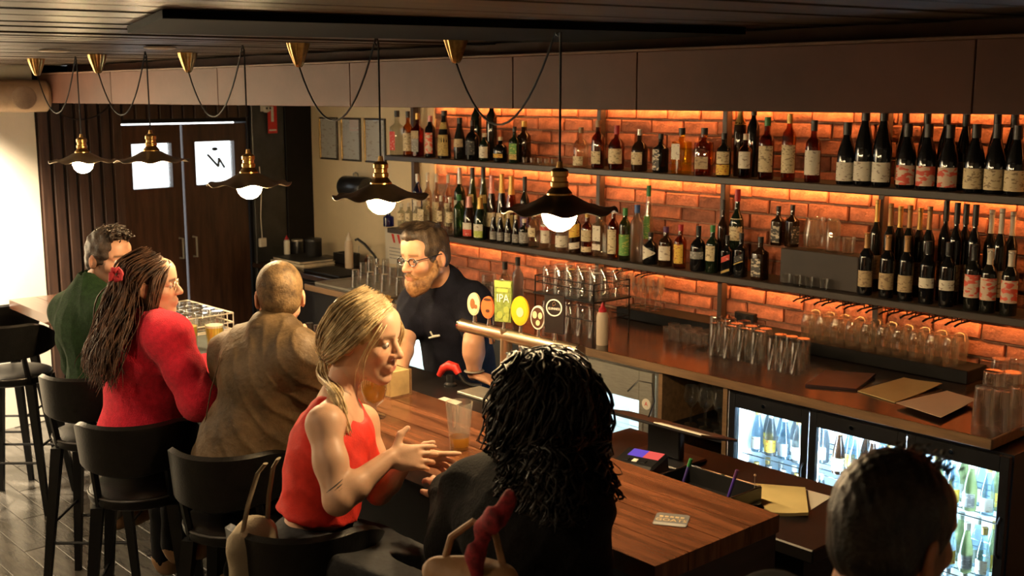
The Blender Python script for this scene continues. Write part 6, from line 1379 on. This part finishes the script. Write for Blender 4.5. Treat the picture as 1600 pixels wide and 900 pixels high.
# loose strands by the face and the braid over the shoulder
G2 = [[hd.P(.070, -.012, .090), hd.P(.066, -.072, .045), hd.P(.040, -.086, -.02), hd.P(.030, -.080, -.075), hd.P(.03, -.070, -.125)], [hd.P(.078, .012, .080), hd.P(.088, .052, .03), hd.P(.074, .070, -.03), hd.P(.065, .070, -.09), hd.P(.06, .064, -.125)]]
ribbons('locks', G2, 70, .0020, hbl, ho, (.003, .006), 15, wave=.004, wf=1.3, seg=14)
bp = [nb_, nb_-hd.u*.05+hd.f*.01-hd.l*.02, V3(524, 614, 3.21), V3(532, 645, 3.19), V3(538, 682, 3.20)]
for k in range(3): ribbons('braid', [[q+.010*vec(math.cos(i*1.9+k*2.1), math.sin(i*1.9+k*2.1), .3) for i, q in enumerate(bp)]], 26, .0050, hbl, ho, (.005, .005), 16+k, seg=14)
obj('hair_tie', MB().tube([nb_+.017*(math.cos(a)*hd.f+math.sin(a)*hd.l) for a in np.linspace(0, 6.28, 13)[:-1]], .006, 6, closed=True), mat('tie_dark', (.06, .03, .02), .8), P4)
legs(P4, [T.at_(-.02)+T.lat*.09, T.at_(-.02)-T.lat*.09], [V3(640, 830, 3.22), V3(655, 880, 2.98)], [V3(640, 1000, 3.3), V3(640, 1050, 3.05)], m_denim, T=T, shoes=((RT, RT), m_shoe), r=(.084, .060, .043))
T.at_(0)

# --- woman with black curls
hd = Head(V3(848, 650, 2.76), FH*.86-RT*.46-vec(0, 0, .10), vec(0, 0, 1), 1.0)
T = Torso(V3(822, 1050, 2.66), V3(842, 738, 2.74), V3(746, 772, 2.86), V3(896, 795, 2.60), .88)
arms = [(T.shL, V3(712, 850, 2.92), V3(708, 770, 3.12)), (T.shR, V3(902, 915, 2.66), V3(870, 960, 2.90))]
P5 = person('woman with long black curly hair in a black jacket, seated with her back turned', hd, T, (.44, .22, .13), arms, False, .006, [dict(w=arms[0][2], d=FH*.6-RT*.3+vec(0, 0, .1), up=-FH*.3+vec(0, 0, 1), side=-1), dict(w=arms[1][2], d=FH*.8-RT*.5, up=(0, 0, 1), side=1)], dict(brow=(.02, .012, .01)), (.045, .052), arm_r=(.046, .038, .026))
hd.eyes(P5)
m_blk = mat('black_jacket', (.006, .0055, .0055), .85, vary=.3, vscale=20, bump=.35, bscale=120, spec=.15)
v = Vol(); T.build(v, .036); sleeves(v, arms, .030, (.048, .042, .034)); v.rc(T.neck+T.up*.0, T.neck+T.up*.05, .075, .070, .02); v.rc(T.neck+T.up*.03, T.neck+T.up*.12, .054, .06, .004, 's'); v.warp(folds(41, .008, 50, 90)); part('jacket', v, .008, m_blk, P5)
hk = hairmat('hair_black', (.005, .004, .0035), (.022, .016, .011), .45)
v = cap_vol(hd, .005, top=.0); v.ell(hd.P(-.055, 0, -.05), vec(.055, .08, .09), hd.ax, .03); v.chain([hd.P(-.06, 0, -.08), V3(866, 730, 2.62), V3(876, 765, 2.58)], [.06, .05, .03], .04); ho = part('hair', v, .007, hk, P5)
G_ = []
for k in range(11):
    a = math.radians(-110+22*k); y = math.sin(a); x = -math.cos(a); e = -y   # e runs across the picture
    G_.append([hd.P(.045+.02*x, .012*y, .128), hd.P(-.0+.05*x, .055*y, .132), hd.P(-.02+.095*x, .100*y, .07), hd.P(-.02+.115*x, .118*y, -.04), V3(864+54*e, 712, 2.53+.14*abs(y)), V3(868+62*e, 752, 2.47+.16*abs(y)), V3(876+60*e, 800-26*abs(e), 2.44+.17*abs(y))])
ribbons('curls', G_, 1000, .0045, hk, ho, (.012, .020), 18, curl=.013, wf=6, seg=32, taper=.7)
legs(P5, [T.at_(-.02)+T.lat*.09, T.at_(-.02)-T.lat*.09], [V3(760, 925, 3.0), V3(800, 960, 2.95)], [V3(770, 1100, 3.05), V3(800, 1130, 3.0)], m_blkjean, T=T, shoes=((FH, FH), mat('black_shoe', (.012, .012, .012), .5)), r=(.084, .060, .043))

# --- bartender
hd = Head(V3(664, 400, 4.68), -RT*.66-FH*.70-vec(0, 0, .14), vec(-.03, -.04, 1), 1.04)
T = Torso(V3(736, 618, 5.06), V3(696, 450, 4.80), V3(742, 474, 4.76), V3(650, 476, 4.92), .98)
wl = V3(741, 584, 4.64)
arms = [(T.shL, V3(740, 538, 4.62), wl), (T.shR, V3(632, 534, 4.78), V3(624, 584, 4.58))]
P6 = person('bearded bartender in glasses and a navy shirt leaning on the bench behind the bar', hd, T, (.60, .31, .18), arms, True, .0045, [dict(w=wl, d=RT*.75-FH*.35-vec(0, 0, .22), up=(0, 0, 1), side=-1, curl=(.12, .12, .15, .2), spread=.1), dict(w=arms[1][2], d=-RT*.3-FH*.8, up=(0, 0, 1), side=1)], dict(brow=(.16, .09, .04), beard=((.26, .13, .055), .0), lip=(.40, .14, .10)), (.056, .064), arm_r=(.050, .041, .028))
hd.eyes(P6, (.05, .07, .08))
m_navy = mat('navy_cotton', (.007, .0075, .014), .9, vary=.25, vscale=30, bump=.25, bscale=200, spec=.15)
v = Vol(); T.build(v, .020, belly=.03)
for a in arms: a0, a1 = np.array(a[0]), np.array(a[1]); v.rc(a0, a0+(a1-a0)*.60, .072, .064, .03)
v.rc(T.neck-T.up*.01, T.neck+T.up*.045, .080, .070, .02); v.warp(folds(51, .007, 50, 85)); so = part('shirt', v, .008, m_navy, P6)
c = T.at_(.72, .128)-T.lat*.015; lg = MB()
for a, b in (((-.028, -.012), (.03, .006)), ((.03, .006), (-.005, .0)), ((-.005, 0), (-.012, .022))): lg.tube([c+T.lat*a[0]+T.up*a[1]+T.fw*.012, c+T.lat*b[0]+T.up*b[1]+T.fw*.012], .004, 5)
tag(obj('shirt_logo', lg, mat('logo_pale', (.6, .58, .5), .7), so), kind='stuff')
# beard, moustache, hair, glasses, watch
v = Vol(); v.ell(hd.P(.058, 0, -.098), vec(.044, .053, .044)*1.06, hd.ax, .02); v.ell(hd.P(.085, 0, -.112), vec(.022, .026, .034)*1.06, hd.ax, .02)
for y in (-1, 1): v.rc(hd.P(.006, y*.069, -.015), hd.P(.020, y*.064, -.06), .009, .016, .02); v.rc(hd.P(.020, y*.062, -.06), hd.P(.055, y*.042, -.095), .016, .024, .02); v.rc(hd.P(.100, y*.004, -.052), hd.P(.085, y*.030, -.066), .0075, .007, .008)
v.rc(hd.P(.112, -.018, -.070), hd.P(.112, .018, -.070), .010, .010, .006, 's'); v.warp(lambda X, Y, Z: .0022*np.sin(330*X+100*Z)*np.sin(300*Y+120*Z))
part('beard', v, .004, hairmat('hair_ginger', (.17, .075, .028), (.42, .22, .085), .55), P6)
hf = hairmat('hair_ashbrown', (.030, .020, .013), (.085, .055, .032), .45)
v = cap_vol(hd, .0025, top=.010); v.ell(hd.P(.012, 0, .096), vec(.078, .060, .038)*1.04, hd.ax, .02); v.warp(lambda X, Y, Z: .0018*np.sin(160*X+40*Z)*np.sin(150*Y)); ho = part('hair', v, .004, hf, P6)
G_ = [[hd.P(.0, y, .118), hd.P(.035, y*1.05, .136), hd.P(.072, y*1.05, .128)] for y in np.linspace(-.05, .05, 9)]+[[hd.P(-.05, y, .112), hd.P(.0, y, .128), hd.P(.045, y*1.05, .125)] for y in np.linspace(-.055, .055, 9)]
ribbons('tufts', G_, 260, .0030, hf, ho, (.004, .005), 23, seg=8)
glasses(hd, P6, m_blackgl, .034, .015, .0022)
wr = unit(wl-arms[0][1]); e1 = unit(np.cross(wr, [0, 0, 1])); e2 = np.cross(wr, e1); c = wl-wr*.012
obj('watch', MB().tube([c+.034*(math.cos(a)*e1+math.sin(a)*e2) for a in np.linspace(0, 6.28, 17)[:-1]], .009, 6, closed=True, flat=.5), m_steel, P6)
ft = vec(T.pel[0]-.02, T.pel[1]+.10, 0)
legs(P6, [T.at_(-.02)+T.lat*.10, T.at_(-.02)-T.lat*.10], [ft+vec(.10, -.04, .52), ft+vec(-.12, -.04, .52)], [ft+vec(.10, .03, .085), ft+vec(-.12, .03, .085)], m_blkjean, T=T, shoes=((vec(0, -1, 0), vec(0, -1, 0)), m_blkjean))

# --- man in the foreground
hd = Head(V3(1398, 834, 1.80), RT*.84+FH*.52-vec(0, 0, .10), vec(0, 0, 1), 1.02)
nk = hd.P(-.055, 0, -.175); la = unit(np.cross([0, 0, 1], RT*.85+FH*.5))
T = Torso(nk-vec(0, 0, .52)+RT*.02, nk, nk+la*.20-vec(0, 0, .045), nk-la*.20-vec(0, 0, .045), 1.1)
arms = [(T.shL, T.shL+la*.05-vec(0, 0, .29), T.shL+T.fw*.2-vec(0, 0, .40)), (T.shR, T.shR-la*.05-vec(0, 0, .29), T.shR+T.fw*.2-vec(0, 0, .40))]
P7 = person('man with short dark hair in a dark shirt standing beyond the end of the bar', hd, T, (.44, .19, .10), arms, True, .0055, [dict(w=a[2], d=T.fw, up=(0, 0, 1), side=s_) for a, s_ in zip(arms, (-1, 1))], dict(brow=(.02, .012, .01), beard=((.20, .10, .06), .0)), (.060, .068))
hd.eyes(P7)
v = Vol(); T.build(v, .020); 
for a in arms: v.rc(a[0], (np.array(a[0])+a[1])*.5, .074, .066, .03)
v.rc(T.neck-T.up*.02, T.neck+T.up*.005, .080, .074, .02); v.rc(T.neck+T.up*.0, T.neck+T.up*.1, .066, .07, .004, 's'); v.warp(folds(61, .005, 45, 80)); part('shirt', v, .009, mat('charcoal_cotton', (.012, .011, .011), .9, vary=.25, bump=.2, bscale=200, spec=.15), P7)
hx = hairmat('hair_nearblack', (.010, .008, .006), (.040, .028, .020), .42)
v = cap_vol(hd, .005, top=.010); v.warp(lambda X, Y, Z: .0018*np.sin(260*X+60*Z)*np.sin(240*Y)); ho = part('hair', v, .0045, hx, P7)
G_ = [[hd.P(x, y, .128-abs(x-.01)*.25-abs(y)*.3), hd.P(x+.014, y, .133-abs(x-.01)*.25-abs(y)*.3)] for x in (-.05, -.02, .01, .04, .065) for y in np.linspace(-.045, .045, 5)]
ribbons('tufts', [[q[0], q[0]*.5+q[1]*.5+hd.u*.002, q[1]] for q in G_], 420, .0022, hx, ho, (.009, .008), 33, seg=6)
ft = T.pel*vec(1, 1, 0)
legs(P7, [T.at_(-.02)+T.lat*.10, T.at_(-.02)-T.lat*.10], [ft+T.lat*.11+vec(0, 0, .50), ft-T.lat*.11+vec(0, 0, .50)], [ft+T.lat*.12+vec(0, 0, .085)-T.fw*.03, ft-T.lat*.12+vec(0, 0, .085)-T.fw*.03], m_denim, T=T, shoes=((T.fw, T.fw), MATS['black_shoe']))
# ================================================================ bags at the stools
m_tan = mat('tan_leather', (.36, .20, .09), .5, vary=.2, bump=.2, bscale=80); m_canvas = mat('cream_canvas', (.46, .38, .26), .8, vary=.12, bump=.3, bscale=200)
hb_ = thing('handbag', 'tan handbag with a red scarf hanging beside the woman with black curls', 'handbag', tuple(V3(735, 880, 2.40)), .6)
v = Vol(); v.ell((0, 0, -.09), (.10, .055, .09), None, .03); v.rc((-.07, 0, -.03), (.07, 0, -.03), .035, .035, .03); v.warp(folds(71, .004, 60, 110)); part('bag_body', v, .006, m_tan, hb_)
obj('handle', MB().tube([(-.06, 0, -.01), (-.045, .01, .05), (0, .02, .085), (.05, .02, .06), (.07, .01, -.01)], .008, 8), m_tan, hb_)
sc = Vol(); sc.chain([(.02, .0, .08), (.06, -.02, .11), (.09, -.02, .16)], [.012, .019, .014], .02); sc.chain([(.03, 0, .08), (.02, -.03, .03), (.03, -.035, -.03)], [.012, .016, .011], .02); sc.warp(folds(72, .007, 120, 180)); part('scarf', sc, .005, mat('red_scarf', (.24, .012, .018), .85, vary=.5, vscale=60), hb_)
tb = thing('tote_bag', 'cream canvas tote hanging on the stool of the woman in the red top', 'tote bag', tuple(V3(392, 800, 3.10)), .3)
v = Vol(); v.ell((0, 0, -.16), (.035, .085, .13), None, .03); v.ell((0, 0, -.08), (.03, .095, .06), None, .03); v.warp(folds(73, .006, 50, 90)); part('bag_body', v, .007, m_canvas, tb)
for dy in (-.05, .05): obj('strap', MB().tube([(0.01, dy, -.06), (.03, dy*.8, .04), (.06, dy*.6, .13), (.085, dy*.5, .16)], .010, 6, flat=.35), m_canvas, tb)
